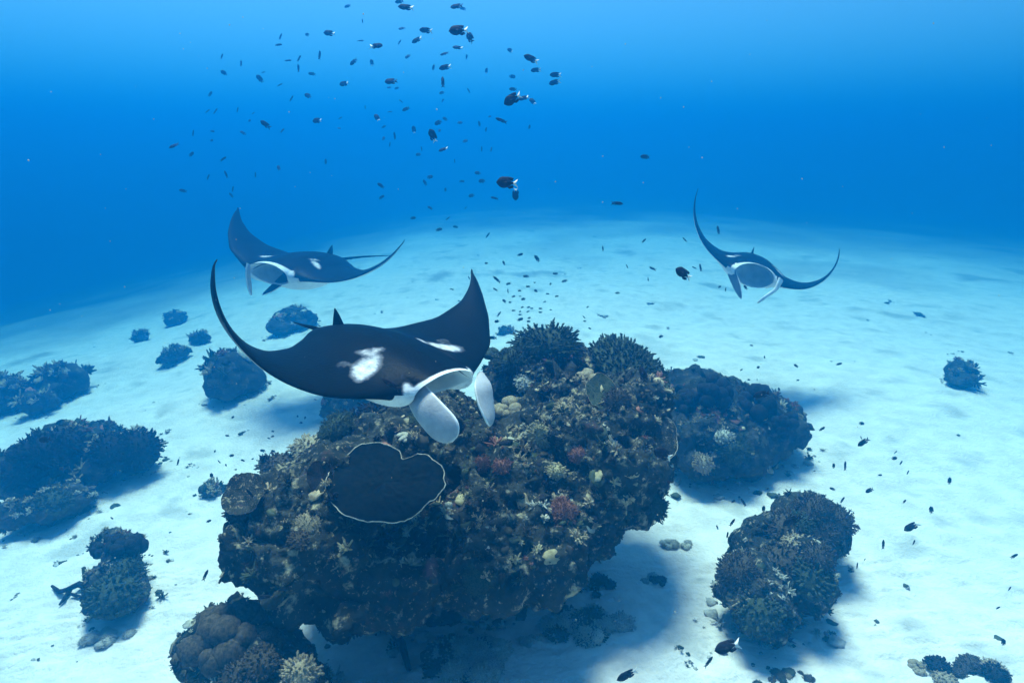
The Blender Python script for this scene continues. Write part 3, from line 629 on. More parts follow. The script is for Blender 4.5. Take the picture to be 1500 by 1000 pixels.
def rotm(yaw, pitch, roll):
    cy, sy = math.cos(yaw), math.sin(yaw); cp, sp = math.cos(pitch), math.sin(pitch); cr, sr = math.cos(roll), math.sin(roll)
    return np.array([[cy, -sy, 0], [sy, cy, 0], [0, 0, 1]]) @ np.array([[1, 0, 0], [0, cp, -sp], [0, sp, cp]]) @ np.array([[cr, 0, sr], [0, 1, 0], [-sr, 0, cr]])
def bump2(x, y, cx, cy, rx, ry, ang=0):
    c, s = math.cos(ang), math.sin(ang); dx, dy = x - cx, y - cy; return 1 - sst(np.hypot((dx * c + dy * s) / rx, (-dx * s + dy * c) / ry), .45, 1.25)
def manta(P, label, patch=(), cephalic=(), tail=(), wing_marks=()):
    G, plan, su = manta_surface(P); Rm = rotm(P['yaw'], P['pitch'], P['roll']); c0 = np.array(at(*P['c'])) + np.array(P['off']); hs = P['hs']
    toW = lambda q: np.asarray(q) * hs @ Rm.T + c0
    W = toW(G); n, m = W.shape[:2]; u = np.abs(plan[..., 0]); Y = plan[..., 1]; K = plan[..., 2]; s = plan[..., 0]
    up = (K >= 0) & (K <= 1.0); inn = K > 1.5; lo = K < 0
    white = np.full(K.shape, -.08)
    P3 = np.stack([s * 5, Y * 5, 0 * s], -1).reshape(-1, 3); wob = perlin(P3 * 1.3).reshape(s.shape) * .03
    for (cx, cy, rx, ry, ang, v) in patch:
        white = np.where(up, np.maximum(white, v * bump2(u + wob, Y + wob, cx, cy, rx, ry, ang)), white)
    lip = np.where(up & (u < .185), sst(K, P.get('lip', .955), P.get('lip', .955) + .02), 0); white = np.maximum(white, lip * .8)
    side = np.where(up, bump2(u, Y, .19, .385, .028, .045), 0); white = np.maximum(white, side * .7)
    white = np.where(inn, .9, white); white = np.where(inn & (np.abs(K - 3) > .85), .8, white); white = np.where(inn & ((K < 2.12) | (K > 3.9)), .95, white); white = np.where((K > 2.45) & (K < 2.6), .35, white)
    marg = 1 - sst(u, .62, .95); tr = sst(-K, .02, .30); white = np.where(lo, .72 * np.clip(marg * (.25 + .75 * tr), 0, 1), white)
    white = np.where(lo & (K < -.975) & (u > .24), -.08, white)
    V = W.reshape(-1, 3); F = grid_faces(n, m, True); a, b_, c_, d_ = (V[F[:, k]] for k in range(4))
    ar = np.linalg.norm(np.cross(c_ - a, d_ - b_), axis=1); F = F[ar > 1e-9]
    t = bpy.data.objects.new('manta_ray', None); C.objects.link(t); t.location = c0; tag(t, None, label, 'manta ray', 'reef manta rays gliding over the sand'); t.empty_display_size = .3
    me = mesh('body', V - c0, F, [M['skin']], attrs={'white': white.ravel()})
    link('body', me, t)
    # centre-line helpers
    def top(sv, c): i = int(np.argmin(abs(su - sv))); j = int(round(math.acos(1 - 2 * c) / math.pi * 55)); return W[i, j]
    upv = Rm @ np.array([0, 0, 1.]); fw = Rm @ np.array([0, 1., 0]); rt = Rm @ np.array([1., 0, 0])
    # cephalic fins: world control points, width vectors; outer face pale underneath, dark on the back
    for cf in cephalic:
        pts, wid, thick, dark = cf['pts'], cf['wid'], cf.get('th', .012), cf.get('dark', 0)
        pts = np.array(pts); wid = np.array(wid); k = 40; tt = np.linspace(0, 1, k); x0 = np.linspace(0, 1, len(pts))
        cs = np.stack([np.interp(tt, x0, pts[:, i]) for i in range(3)], 1); ws = np.stack([np.interp(tt, x0, wid[:, i]) for i in range(3)], 1)
        for _ in range(14): cs[1:-1] = .5 * cs[1:-1] + .25 * (cs[:-2] + cs[2:]); ws[1:-1] = .5 * ws[1:-1] + .25 * (ws[:-2] + ws[2:])
        rnd = np.sqrt(np.clip(1 - ((tt - .62) / .38).clip(0) ** 2, 0, 1)) * .999 + .001; d = np.gradient(cs, axis=0)
        nr = np.cross(d, ws); nr /= np.linalg.norm(nr, axis=1)[:, None]; a = np.arange(28) / 28 * 2 * np.pi
        curl = cf.get('curl', .0)
        wl = np.linalg.norm(ws, axis=1)
        vv = cs[:, None] + ws[:, None] * (rnd[:, None, None] * np.cos(a)[None, :, None]) + nr[:, None] * (thick * hs * np.sin(a)[None, :, None] * (.25 + rnd[:, None, None]) + (curl * wl * rnd)[:, None, None] * (np.cos(a) ** 2)[None, :, None])
        at_ = np.abs(np.cos(a))[None, :] * np.ones((k, 1)); edge = sst(at_, .88, .97) + sst(tt, .93, .99)[:, None]
        sidev = np.sin(a)[None, :] * np.ones((k, 1))
        wh = np.where(sidev > 0, cf.get('f', .55), cf.get('b', -.05)) ; wh = np.maximum(wh, np.clip(edge, 0, 1) * .75)
        vv = vv.reshape(-1, 3); F2 = grid_faces(k, 28, True); vv = np.concatenate([vv, [cs[-1] + d[-1] * .02]]); 
        o_ = link('cephalic_fin', mesh('cephalic_fin', vv - c0, [tuple(int(z) for z in q) for q in F2] + [((k - 1) * 28 + j, (k - 1) * 28 + (j + 1) % 28, len(vv) - 1) for j in range(28)], [M['finskin']], attrs={'white': np.concatenate([wh.ravel(), [.7]])}), t)
    # dorsal fin
    rb = top(0, .06); L_ = .095 * hs; prof = np.array([(.75, -.2), (.35, .25), (-.15, .8), (-.42, 1.0), (-.38, .6), (-.32, .2), (-.30, -.25)])
    k = len(prof); fv = [rb + fw * (x * L_ + .07 * hs) + upv * z * L_ + rt * s_ * .014 * hs * (1 - .8 * max(z, 0)) for s_ in (-1, 1) for x, z in prof]
    ff = [tuple(range(k))[::-1], tuple(range(k, 2 * k))] + [(i, (i + 1) % k, k + (i + 1) % k, k + i) for i in range(k)]
    link('dorsal_fin', mesh('dorsal_fin', np.array(fv) - c0, ff, [M['skin']], smooth=False, attrs={'white': np.full(2 * k, -.1)}), t)
    te_ = top(0, .01); tp = [te_ + fw * .06 * hs] + [np.array(q) if not isinstance(q, tuple) else np.array(at(*q)) for q in tail]
    tp = np.array(tp); k = 26; x0 = np.linspace(0, 1, len(tp)); cs = np.stack([np.interp(np.linspace(0, 1, k), x0, tp[:, i]) for i in range(3)], 1)
    for _ in range(10): cs[1:-1] = .5 * cs[1:-1] + .25 * (cs[:-2] + cs[2:])
    v, f = tube(cs, np.linspace(.024, .004, k) * hs * .6, 8)
    link('tail', mesh('tail', v - c0, f, [M['skin']], attrs={'white': np.full(len(v), -.1)}), t)
    for sv in (-.196, .196):
        i = int(np.argmin(abs(su - sv))); p = W[i, 54] * .5 + W[i, -2] * .5 - fw * .012 * hs + rt * np.sign(sv) * .012 * hs; v, f = ICO[3]
        link('eye', mesh('eye', v * .017 * hs + p - c0, f, [M['eye']]), t)
    return dict(W=W, su=su, c0=c0, Rm=Rm, hs=hs, top=top, fw=fw, rt=rt, up=upv, root=t)
FIT = {
    'M1': dict(c=(540, 525, 4.2), off=(0.0659, 0.052, -0.0179), yaw=-2.2394, pitch=-0.1112, roll=-0.1103, hs=1.4852, a0R=0.2225, a1R=0.5855, swR=0.0219, a0L=0.0557, a1L=2.5313, swL=0.1574, eR=1.3957, eL=2.5730, twR=-0.3652, twL=-0.4200, cwR=-0.3600, cwL=0.0800, mh=.082, lj=.15, lip=.962),
    'M2': dict(c=(440, 388, 11.2), off=(0.0718, -0.0096, -0.0436), yaw=2.7786, pitch=0.0501, roll=-0.0267, hs=2.2210, a0R=-0.1458, a1R=1.1391, swR=0.4066, a0L=0.3448, a1L=0.7009, swL=0.0523, eR=1.7261, eL=1.3283, twR=-0.2950, twL=0.1109, cwR=-0.0157, cwL=-0.0160, mh=.085, lj=.12, lip=.93),
    'M3': dict(c=(1105, 395, 11.2), off=(-0.057, 0.0015, 0.041), yaw=2.8541, pitch=-0.0126, roll=-0.2403, hs=1.7625, a0R=-0.4175, a1R=1.6884, swR=-0.1713, a0L=0.0551, a1L=1.6433, swL=-0.0071, eR=1.5418, eL=1.2229, twR=0.3972, twL=0.0050, cwR=-0.0004, cwL=0.0004, mh=.11, lj=.06, lip=.90),
}
PATCH2 = [(.225, .15, .07, .04, .35, .62), (.165, .10, .06, .025, -.9, .5)]
PATCH = [(.235, .17, .115, .065, .35, .62), (.155, .10, .075, .035, -.9, .52), (.30, .10, .05, .04, .3, .3), (.15, .26, .02, .02, 0, .0)]
def edge_dist(P, sv):
    G, plan, su = manta_surface(P, 200, 56); W = G * P['hs'] @ rotm(P['yaw'], P['pitch'], P['roll']).T + np.array(at(*P['c'])) + np.array(P['off'])
    return float(np.linalg.norm(W[int(np.argmin(abs(su - sv))), 55] - np.array(CAM)))
def lobe(D, rows, **kw):
    """rows = (x, y, extra distance, half-width in x, half-width in y, half-width in depth), all seen from the camera position"""
    pts, wid = [], []
    for x, y, dd, wx, wy, wd in rows:
        a = np.array(at(x, y, D + dd)); b = np.array(at(x + wx, y + wy, D + dd + wd)); pts.append(a); wid.append(b - a)
    return dict(pts=pts, wid=wid, **kw)
m1, m2, m3 = FIT['M1'], FIT['M2'], FIT['M3']
d1, d1b, d2, d2b, d3, d3b = edge_dist(m1, -.19), edge_dist(m1, .19), edge_dist(m2, -.19), edge_dist(m2, .19), edge_dist(m3, -.19), edge_dist(m3, .19)
d1, d1b, d2, d2b, d3, d3b = d1b, d1, d2b, d2, d3b, d3
manta(m1, 'nearest and largest manta ray gliding open mouthed right above the huge coral head', PATCH,
      [lobe(d1, [(604, 556, .24, -8, 7, .0), (608, 574, .10, -14, 11, .03), (625, 600, -.02, -19, 12, .06), (650, 630, -.07, -20, 13, .08), (663, 647, -.08, -19, 12, .08)], f=.58, b=.58, curl=.12),
       lobe(d1b, [(703, 548, .18, 4, -1, .02), (706, 566, .0, 13, -2, .06), (709, 590, -.03, 11, -3, .07), (716, 612, -.04, 7, -3, .07), (718, 624, -.04, 5, -3, .06)], f=.58, b=.58, curl=.15)],
      [(450, 478, 4.75), (430, 472, 5.0)])
manta(m2, 'manta ray at upper left swimming left with its mouth open, thin tail trailing behind', PATCH2,
      [lobe(d2b, [(364, 388, .0, 2, 3, .12), (363, 402, .0, 3, 1, .12), (365, 418, .0, 3, 0, .1), (368, 433, .0, 2, 0, .08)], f=.6, b=.55, th=.009),
       lobe(d2, [(424, 402, .1, -4, -7, .1), (414, 410, .0, -3, -6, .1), (399, 422, -.1, -2, -4, .1), (384, 432, -.2, -1, -2, .08)], f=.55, b=.2, th=.009)],
      [(530, 376, 12.1), (575, 374, 12.6)])
manta(m3, 'farthest manta ray at right facing the camera with a wide round mouth', PATCH2,
      [lobe(d3b, [(1068, 388, .1, -5, 3, .1), (1073, 402, .0, -6, 3, .1), (1080, 420, -.1, -5, 3, .1), (1086, 438, -.2, -3, 1, .1)], f=.5, b=.45, th=.009),
       lobe(d3, [(1144, 409, .1, 3, 3, .03), (1137, 424, .0, 2, 2, .03), (1124, 433, -.2, 1, 2, .03), (1109, 444, -.3, 2, 2, .03)], f=.8, b=.8, th=.009)],
      [(1112, 378, 12.3), (1118, 382, 12.9)])
# the small dark fish that hugs the side of the nearest manta's head is in the fish list
# ------------------------------------------------------------------ fish
M['fish'] = material('dark_fish_scales', (.008, .009, .016), (.022, .024, .036), 30, .6, spec=.02)
M['fin'] = material('dark_fin', (.012, .014, .022), (.03, .034, .05), 30, .7, spec=.02)
M['wfin'] = material('white_fin', (.55, .55, .50), (.8, .8, .75), 20, .6, spec=.2)
M['chromis'] = material('blue_green_fish_scales', (.025, .05, .055), (.06, .10, .10), 30, .6, spec=.1)
def fish_body(h, th, n=14, k=12, x0=.5, x1=-.28):
    t = np.linspace(0, 1, n); x = x0 + (x1 - x0) * t
    pr = np.sin(np.pi * t ** .80) ** .95; pr = np.maximum(pr, .05 + .15 * t ** 4)
    a = np.arange(k) / k * 2 * np.pi; up = 1 + .08 * np.cos(a)
    v = np.stack([np.repeat(x[:, None], k, 1), th * pr[:, None] ** 1.1 * np.sin(a)[None] * .5, h * pr[:, None] * np.cos(a)[None] * .5 * up], -1).reshape(-1, 3)
    v = np.concatenate([v, [(x0 + .012, 0, 0), (x1 - .01, 0, 0)]]); f = tri(grid_faces(n, k, True)); L_ = (n - 1) * k
    return v, np.concatenate([f, [[(j + 1) % k, j, n * k] for j in range(k)], [[L_ + j, L_ + (j + 1) % k, n * k + 1] for j in range(k)]])
def fin(outline, th=.008, y=0, lean=0):
    o_ = np.array(outline, float); n = len(o_); c = o_.mean(0); v = []
    for s_ in (-1, 1): v += [(q[0], y + s_ * th * .5 + lean * abs(q[1]), q[1]) for q in o_] + [(c[0], y + s_ * th * .9 + lean * abs(c[1]), c[1])]
    f = [(i, (i + 1) % n, n) for i in range(n)] + [((i + 1) % n + n + 1, i + n + 1, 2 * n + 1) for i in range(n)]
    for i in range(n): j = (i + 1) % n; f += [(j, i, n + 1 + i), (j, n + 1 + i, n + 1 + j)]
    return np.array(v), np.array(f)
def tail(s=1.0, d=.10): return [(-.25, .045), (-.33, .09 * s), (-.46, .17 * s), (-.50, .19 * s), (-.40, .04), (-.37, 0), (-.40, -.04), (-.50, -.19 * s), (-.46, -.17 * s), (-.33, -.09 * s), (-.25, -.045)]
SHAPES = {}
for kind_, h_, th_ in (('round', .52, .19), ('oval', .40, .16), ('slim', .25, .13)):
    hh = h_ / 2
    dors = [(.22, hh * .80), (.10, hh * 1.08), (-.06, hh * 1.08), (-.20, hh * 1.02), (-.30, hh * .86), (-.25, hh * .35), (-.15, hh * .45), (.05, hh * .7)]
    anal = [(.0, -hh * .75), (-.10, -hh * 1.02), (-.22, -hh * .9), (-.30, -hh * .7), (-.25, -hh * .3), (-.12, -hh * .5)]
    pec = [(.20, -.02), (.08, .05), (.0, -.02), (.04, -.09), (.14, -.07)]
    SHAPES[kind_] = dict(body=fish_body(h_, th_), tail=fin(tail(.8 if kind_ == 'slim' else 1)), dorsal=fin(dors), anal=fin(anal), pec=[fin(pec, .006, s_ * th_ * .5, 0) for s_ in (-1, 1)])
FM = {}
def fmesh(key, build):
    if key not in FM: FM[key] = build()
    return FM[key]
CR, CU, CV = (np.array(CM @ Vector(q)) for q in ((1, 0, 0), (0, 1, 0), (0, 0, -1)))
def add_fish(x, y, L_, ang, kind_, white, label, group, near, turn, dd=None, cat='fish'):
    g = np.random.RandomState(int(x * 13 + y * 7) % 99991)
    gd = on_ground(x, y)[1] if y > 300 else 60
    d = float(np.clip(.125 * FP / L_, 2.7, 15 if y < 345 else 9.5)); d = min(d, gd * .86)
    if dd: d = dd
    # stay in front of whatever stands behind
    for b_ in HEADS:
        q, _n = b_['hit'](x, y)
        if q is not None: d = min(d, np.linalg.norm(q - np.array(CAM)) - .25)
    a = math.radians(ang); fwd = math.cos(a) * CR + math.sin(a) * CU; upv = -math.sin(a) * CR + math.cos(a) * CU
    if upv @ CU < 0 or (abs(math.cos(a)) < .25 and g.rand() < .5): upv = -upv
    fwd = fwd * math.cos(turn) + CV * math.sin(turn); fwd /= np.linalg.norm(fwd)
    roll = g.normal() * .25; upv = upv * math.cos(roll) + CV * math.sin(roll); side = np.cross(upv, fwd); side /= np.linalg.norm(side); upv = np.cross(fwd, side)
    B = np.stack([fwd, side, upv], 1); size = L_ / FP * d * (1 / max(.55, math.cos(turn)))
    Mx = Matrix.Translation(at(x, y, d)) @ Matrix(B.tolist()).to_4x4() @ Matrix.Scale(size, 4); S_ = SHAPES[kind_]; tm = M['wfin'] if white else M['fin']; bm_ = M['chromis'] if near == 'chromis' else M['fish']
    nm = 'damselfish' if kind_ != 'slim' else 'slender_fish'
    if L_ >= 11:
        t = bpy.data.objects.new(nm, None); C.objects.link(t); t.empty_display_size = .2; t.matrix_world = Mx; tag(t, None, label, cat, group)
        for pn, key in (('body', 'body'), ('tail_fin', 'tail'), ('dorsal_fin', 'dorsal'), ('anal_fin', 'anal')):
            mt = bm_ if pn == 'body' else (tm if pn == 'tail_fin' else M['fin'])
            link(pn, fmesh((kind_, key, mt.name), lambda: mesh(pn, *S_[key], [mt])), t)
        for q in (0, 1): link('pectoral_fin', fmesh((kind_, 'pec', q), lambda: mesh('pectoral_fin', *S_['pec'][q], [M['fin']])), t)
        for s_ in (-1, 1):
            def eye():
                v, f = ICO[1]; return mesh('eye', v * .022, f, [M['eye']])
            e_ = link('eye', fmesh(('eye',), eye), t); e_.location = (.37, s_ * .045 * (1 if kind_ != 'slim' else .8), .03)
    else:
        def whole():
            b = Bag(); v, f = fish_body(S_['body'][0][:, 2].max() * 1.9, .16, 8, 8); b.add(v, f, 0); b.add(*S_['tail'], 1); b.add(*S_['dorsal'], 0); b.add(*S_['anal'], 0); v, f = b.get(); return mesh(nm, v, f, [bm_, tm], fm=b.mats())
        o_ = bpy.data.objects.new(nm, fmesh((kind_, 'whole', white, bm_.name), whole)); C.objects.link(o_); o_.matrix_world = Mx; tag(o_, None, label, cat, group)
HEADS = [BIG, R2, R3, R4, R5, R6, R7]
SMALL = """509 9.5 9 180 o;450 51 7 150 r;411 54 8 60 s;408 66 10 0 s;531 31 6 90 s;528 60 9 0 s;325 83 7 60 o;328 107 9 150 r;353 93 9 95 s;422 89 9 10 s;438 86 9 50 s;468 81 10.9 80 s;437 100 10 90 s;457 108.5 9 180 o;380.5 115.6 10 130 r;386 106 5 10 s;410 124.5 8 25 s;308 138 8 60 o;427 144.5 9 60 s;304 163 7 45 s;315.5 163 9 60 s;348 161 7 70 s;371 166 5 45 s;365.5 177 5 0 r;413.5 191.5 8 65 s;498.5 173 6 30 s;496.5 188 5 0 r;283 195 8 70 s;311 192.5 5 0 r;356 195 8 150 r;310 206 5 0 r;280.5 226 9 25 o;327 233 10 30 s;331 255.5 10 110 s;305 259.5 8 70 s;374 256 7 80 s;408 246 9 120 o;477 237 8 95 o;268 279.6 9 170 o;341 277 8 75 s;338.6 286 8 130 o
678 13 9 160 o;588.7 42 9 200 r;585.5 62 7 45 s;544.5 92 9 100 r W;597.4 83 9 220 r;683.4 83.6 6 80 o;635 99 9 80 o;747 74 9 140 r W;712.6 104 8 80 r W;750.4 112.5 9 0 r;581 129.5 7 20 o;570 128.5 6 200 o;647.4 136 8 200 r;648.6 147.6 6 60 o;686.4 133 7 120 s;587.4 148.5 6 150 s;571 164 7 0 s;562 186 7 25 o;606 190 10 100 r W;652 174.5 8 150 r;673.6 180 8 10 r;643.7 191.5 6 90 r;702 181.7 8 100 o;717.3 171 5 0 r;712 190 7 75 o;775.4 186 7 80 o;535 157 5 90 s;561.6 203 7 80 r;578 199 10 95 s;571 211.6 7 80 s;681.5 207 8 30 r;617.5 218 7 100 s;613 226.5 8 180 r;705.6 218.4 8 90 s;719.5 219 8 85 s;666 236 6 95 s;559 289 9 35 o;629.7 259.4 9 20 r;622.4 267.7 9 120 o;652.3 278 6 90 r;676.6 265.8 8 0 o;699.8 253.6 9 180 r;706 265.3 10 180 r;690.7 286.7 9 190 r;630 304.6 9 145 o;605 319.5 9 5 o;682 304.6 5 45 s;656 320 8 40 s;643 336.4 10 25 o;667.4 332.3 8 170 o;714.6 344.5 9 50 s
762 373 9 15 o;738 385.3 7 115 o;712.5 385.6 5 180 r;687 407 6 120 s;770.5 404.6 9 180 o c;813.6 400.8 8 180 o c;827 411.5 9 195 o c;745 415.5 8 195 o c;725.6 424 8 150 s;773.6 419.7 7 180 o c;783 413.8 3.5 0 r c;806.4 416 4.5 60 r c;760.8 425.8 6 0 o c;785 426 6 150 r c;744 426 7 95 s;802 430.4 5.5 0 o c;815.5 433.8 6 10 o c;752.3 434 6 20 o c;761.8 433.8 4 0 r c;766.7 438 7 195 r c;738.7 441 7 135 r c;747.4 442.7 5 180 r c;797.8 442 5 20 o c;904.8 429 7 180 r c;860.8 449.6 4.5 30 o c;764.8 450 5 20 o c;774 450 6 20 o c;779 451.5 5 180 o c;791.7 451.8 6 180 o c;791.7 457.3 6 180 o c;752.3 454.7 6 180 o c;761.8 456.3 4 20 r c;773.3 456.3 5 20 o c;806.9 453.8 4 180 o c;762 460.8 6 180 o c;731 460 10 55 s;762 467.8 10 20 o;775 465.6 5 20 r c;774.4 470.7 6 180 r c;728 470.6 8 190 r;812 466.4 3.5 60 r c;855.5 464.3 6 135 s;856.6 470.2 5 180 o c;864 481 5 160 r;776 479 5 60 s;715 486.7 7 55 o;708.5 496 6 20 o;762.6 486.4 4 20 r;766 479.7 3.5 0 r;883 364 8 95 s;918.5 390 6 115 s;943.3 352.6 9 45 s;949.5 409 6 90 s;968.5 492.7 7 200 r;662 423.6 7 170 s;673 441 6 160 s;1003 351 9 130 s;1017 392 7 150 s;1054 420 5 30 r;1063 424 6 90 s;1092 421 8 130 o
1166 535.6 7 140 o;1110.6 537.8 6 0 r;1086 541.6 5 30 o;1120 523 4 90 r;1096.6 556 4 0 r;1109 556 3.5 80 s;1168.6 556.7 4 0 r;1229 533 7 20 o;1141 570 6 120 o;1204 628 10 25 o;1167 609 4 90 s;1221 682 7 80 r;1219.5 715.8 7 160 o;1154.5 726 6 60 s;1174 729.5 8 160 r;1234 732 10 40 s;1074 734 7 20 o;1118.7 745 9 90 r;1131 673 6 0 o;1146.3 682.7 6 100 r;1118 678 7 80 s;1124.7 716 4 60 r;1262 620 8 0 r;1261.5 641 5 110 s;1312 662 5 50 s;1310 671 8 10 r;1320 677.5 7 45 s;1330 691.6 6 65 s;1289 695.5 6 0 o;1390.7 704 9 90 r;1325 734 6 40 o;1364 746.6 10 110 r;1338.7 794 8 90 s;1050.7 772 8 115 s;1065.7 783 10 90 s;1266.7 819 4 45 s;1255.7 828 8 80 s;1485.7 814 8 50 o;1479 861.7 6 80 o;1462 889.7 5 45 o;1469.7 940 8 90 r;1210 928 8 140 r
341 611 5 40 r;333 638 6 170 o;436 609.6 4 90 r;447 611.7 5 60 o;440.8 619 5 0 r;399.5 631.5 5 0 o;399 639 5 20 r;394 641.6 5 160 o;385 660 7 160 r;400.5 660.5 6 150 o;314.6 660.8 4 90 r;339 667 6 0 r;355.7 674 6 160 o;370 672 4 30 r;321 676 6 130 s;331 681 4 90 r;310 696.5 8 80 r;345 687.5 3.5 0 r;462 585 4 170 o;260.7 676.5 9 80 s;154.6 721 6 160 s;164 758.6 4 120 r;305.6 763 6 20 r;205 882 6 30 r"""
GROUPS = [('small dark fish scattered in open blue water at the upper left', 'small fish in open water at upper left'), ('small dark fish in the dense open-water school at top centre', 'small fish of the school at top centre'),
          ('tiny blue-green fish hovering over the sand behind the crest of the huge head', 'tiny fish hovering behind the crest'), ('tiny dark fish just over the open sand on the right side', 'tiny fish over the sand at right'), ('tiny dark fish just over the sand left of the huge coral head', 'tiny fish over the sand at left')]
KN = {'r': 'round', 'o': 'oval', 's': 'slim'}
MARKS = [(347, 306, 'raised wing tip of the left manta'), (590, 353, 'low wing tip of the left manta'), (487, 366, 'dorsal fin of the left manta'), (704, 392, 'far wing tip of the nearest manta'), (1023, 276, 'upper wing tip of the farthest manta'), (1228, 366, 'right wing tip of the farthest manta'),
 (482, 49, 'lone round fish near the top left'), (518, 91, 'oval fish pointing down left'), (504, 123, 'pale-finned round fish left of the school'), (451, 140, 'round fish above the pale-tailed one'), (389, 182, 'largest fish of the upper left scatter'), (464, 177, 'black pale-tailed fish below the scatter'), (255, 213, 'leftmost dark fish of all'),
 (594, 11, 'white-tailed fish at the top edge'), (672, 45, 'big black fish near the top'), (551, 67, 'right-facing fish of the school'), (652, 99, 'white-tailed fish in mid school'), (778, 86, 'oval fish at the upper right of the school'), (813, 116, 'fish pair at the school right end'), (751, 145, 'big black fish nosing down left'), (573, 119, 'black round fish left in the school'),
 (633, 199, 'black fish with lifted head'), (734, 176, 'slender fish below the overlapping pair'), (649, 219, 'pale-tipped fish under the lifted-head one'), (558, 272, 'dark fish above the left manta'), (743, 268, 'biggest black fish in the blue'), (1001, 401, 'pale-tailed fish left of the farthest manta'), (786, 379, 'largest fish above the crest swarm'), (727, 409, 'slender fish beside the far wing'),
 (805, 484, 'tiny table coral on the crest'), (722, 494, 'oval fish beside the crest corals'), (762, 467, 'dark slanted fish over the crest'), (1116, 577, 'black fish above the second coral head'), (1407, 545, 'lone round coral head at right'), (1265, 647, 'tilted oval fish over the right sand'), (1335, 771, 'black fish over the lower right sand'), (1273, 718, 'left-facing fish above the knobbly head'), (1238, 682, 'upright slim fish at right'),
 (1161, 762, 'black fish on the knobbly head top'), (1066, 947, 'long fork-tailed fish near the bottom'), (942, 549, 'dark fish before the back table coral'), (338, 548, 'flat-bottomed rock behind the wing tip'), (410, 680, 'brown bushy coral on the left shoulder'), (355, 722, 'grey brown plate coral at left'), (200, 662, 'pair of round domes at left'), (301, 842, 'pale blue upright fish at left')]
ORD = ['', 'second ', 'third ', 'fourth ', 'fifth ', 'sixth ', 'seventh ', 'eighth ', 'ninth ', 'tenth ']
DIRS = ['right of', 'up right of', 'above', 'up left of', 'left of', 'down left of', 'below', 'down right of']
NAMES = {}
allf = []
for gi, line in enumerate(SMALL.split('\n')):
    for it in line.split(';'):
        p = it.split(); x, y = float(p[0]), float(p[1]); k = min(range(len(MARKS)), key=lambda q: (MARKS[q][0] - x) ** 2 + (MARKS[q][1] - y) ** 2)
        allf.append((x, y, k, int(round(math.atan2(-(y - MARKS[k][1]), x - MARKS[k][0]) / (math.pi / 4))) % 8, math.hypot(x - MARKS[k][0], y - MARKS[k][1]), p))
for x, y, k, o8, dd_, p in sorted(allf, key=lambda q: q[4]):
    col = 'pale-tailed' if 'W' in p else ('blue-green' if 'c' in p else 'dark'); sh = {'r': 'round', 'o': 'oval', 's': 'slim'}[p[4]]
    n_ = sum(1 for q in NAMES.values() if q[0] == (k, o8)); NAMES[(x, y)] = ((k, o8), ('%s %s fish, %s%s the %s' % (col, sh, (ORD[n_] + 'nearest ') if n_ else 'nearest ', DIRS[o8], MARKS[k][2])))
for gi, line in enumerate(SMALL.split('\n')):
    for it in line.split(';'):
        p = it.split(); x, y, L_, a = map(float, p[:4]); g = np.random.RandomState(int(x * 3 + y))
        add_fish(x, y, L_, a, KN[p[4]], 'W' in p, NAMES[(x, y)][1], GROUPS[gi][1], 'chromis' if 'c' in p else 'dark', g.uniform(-.5, .5))
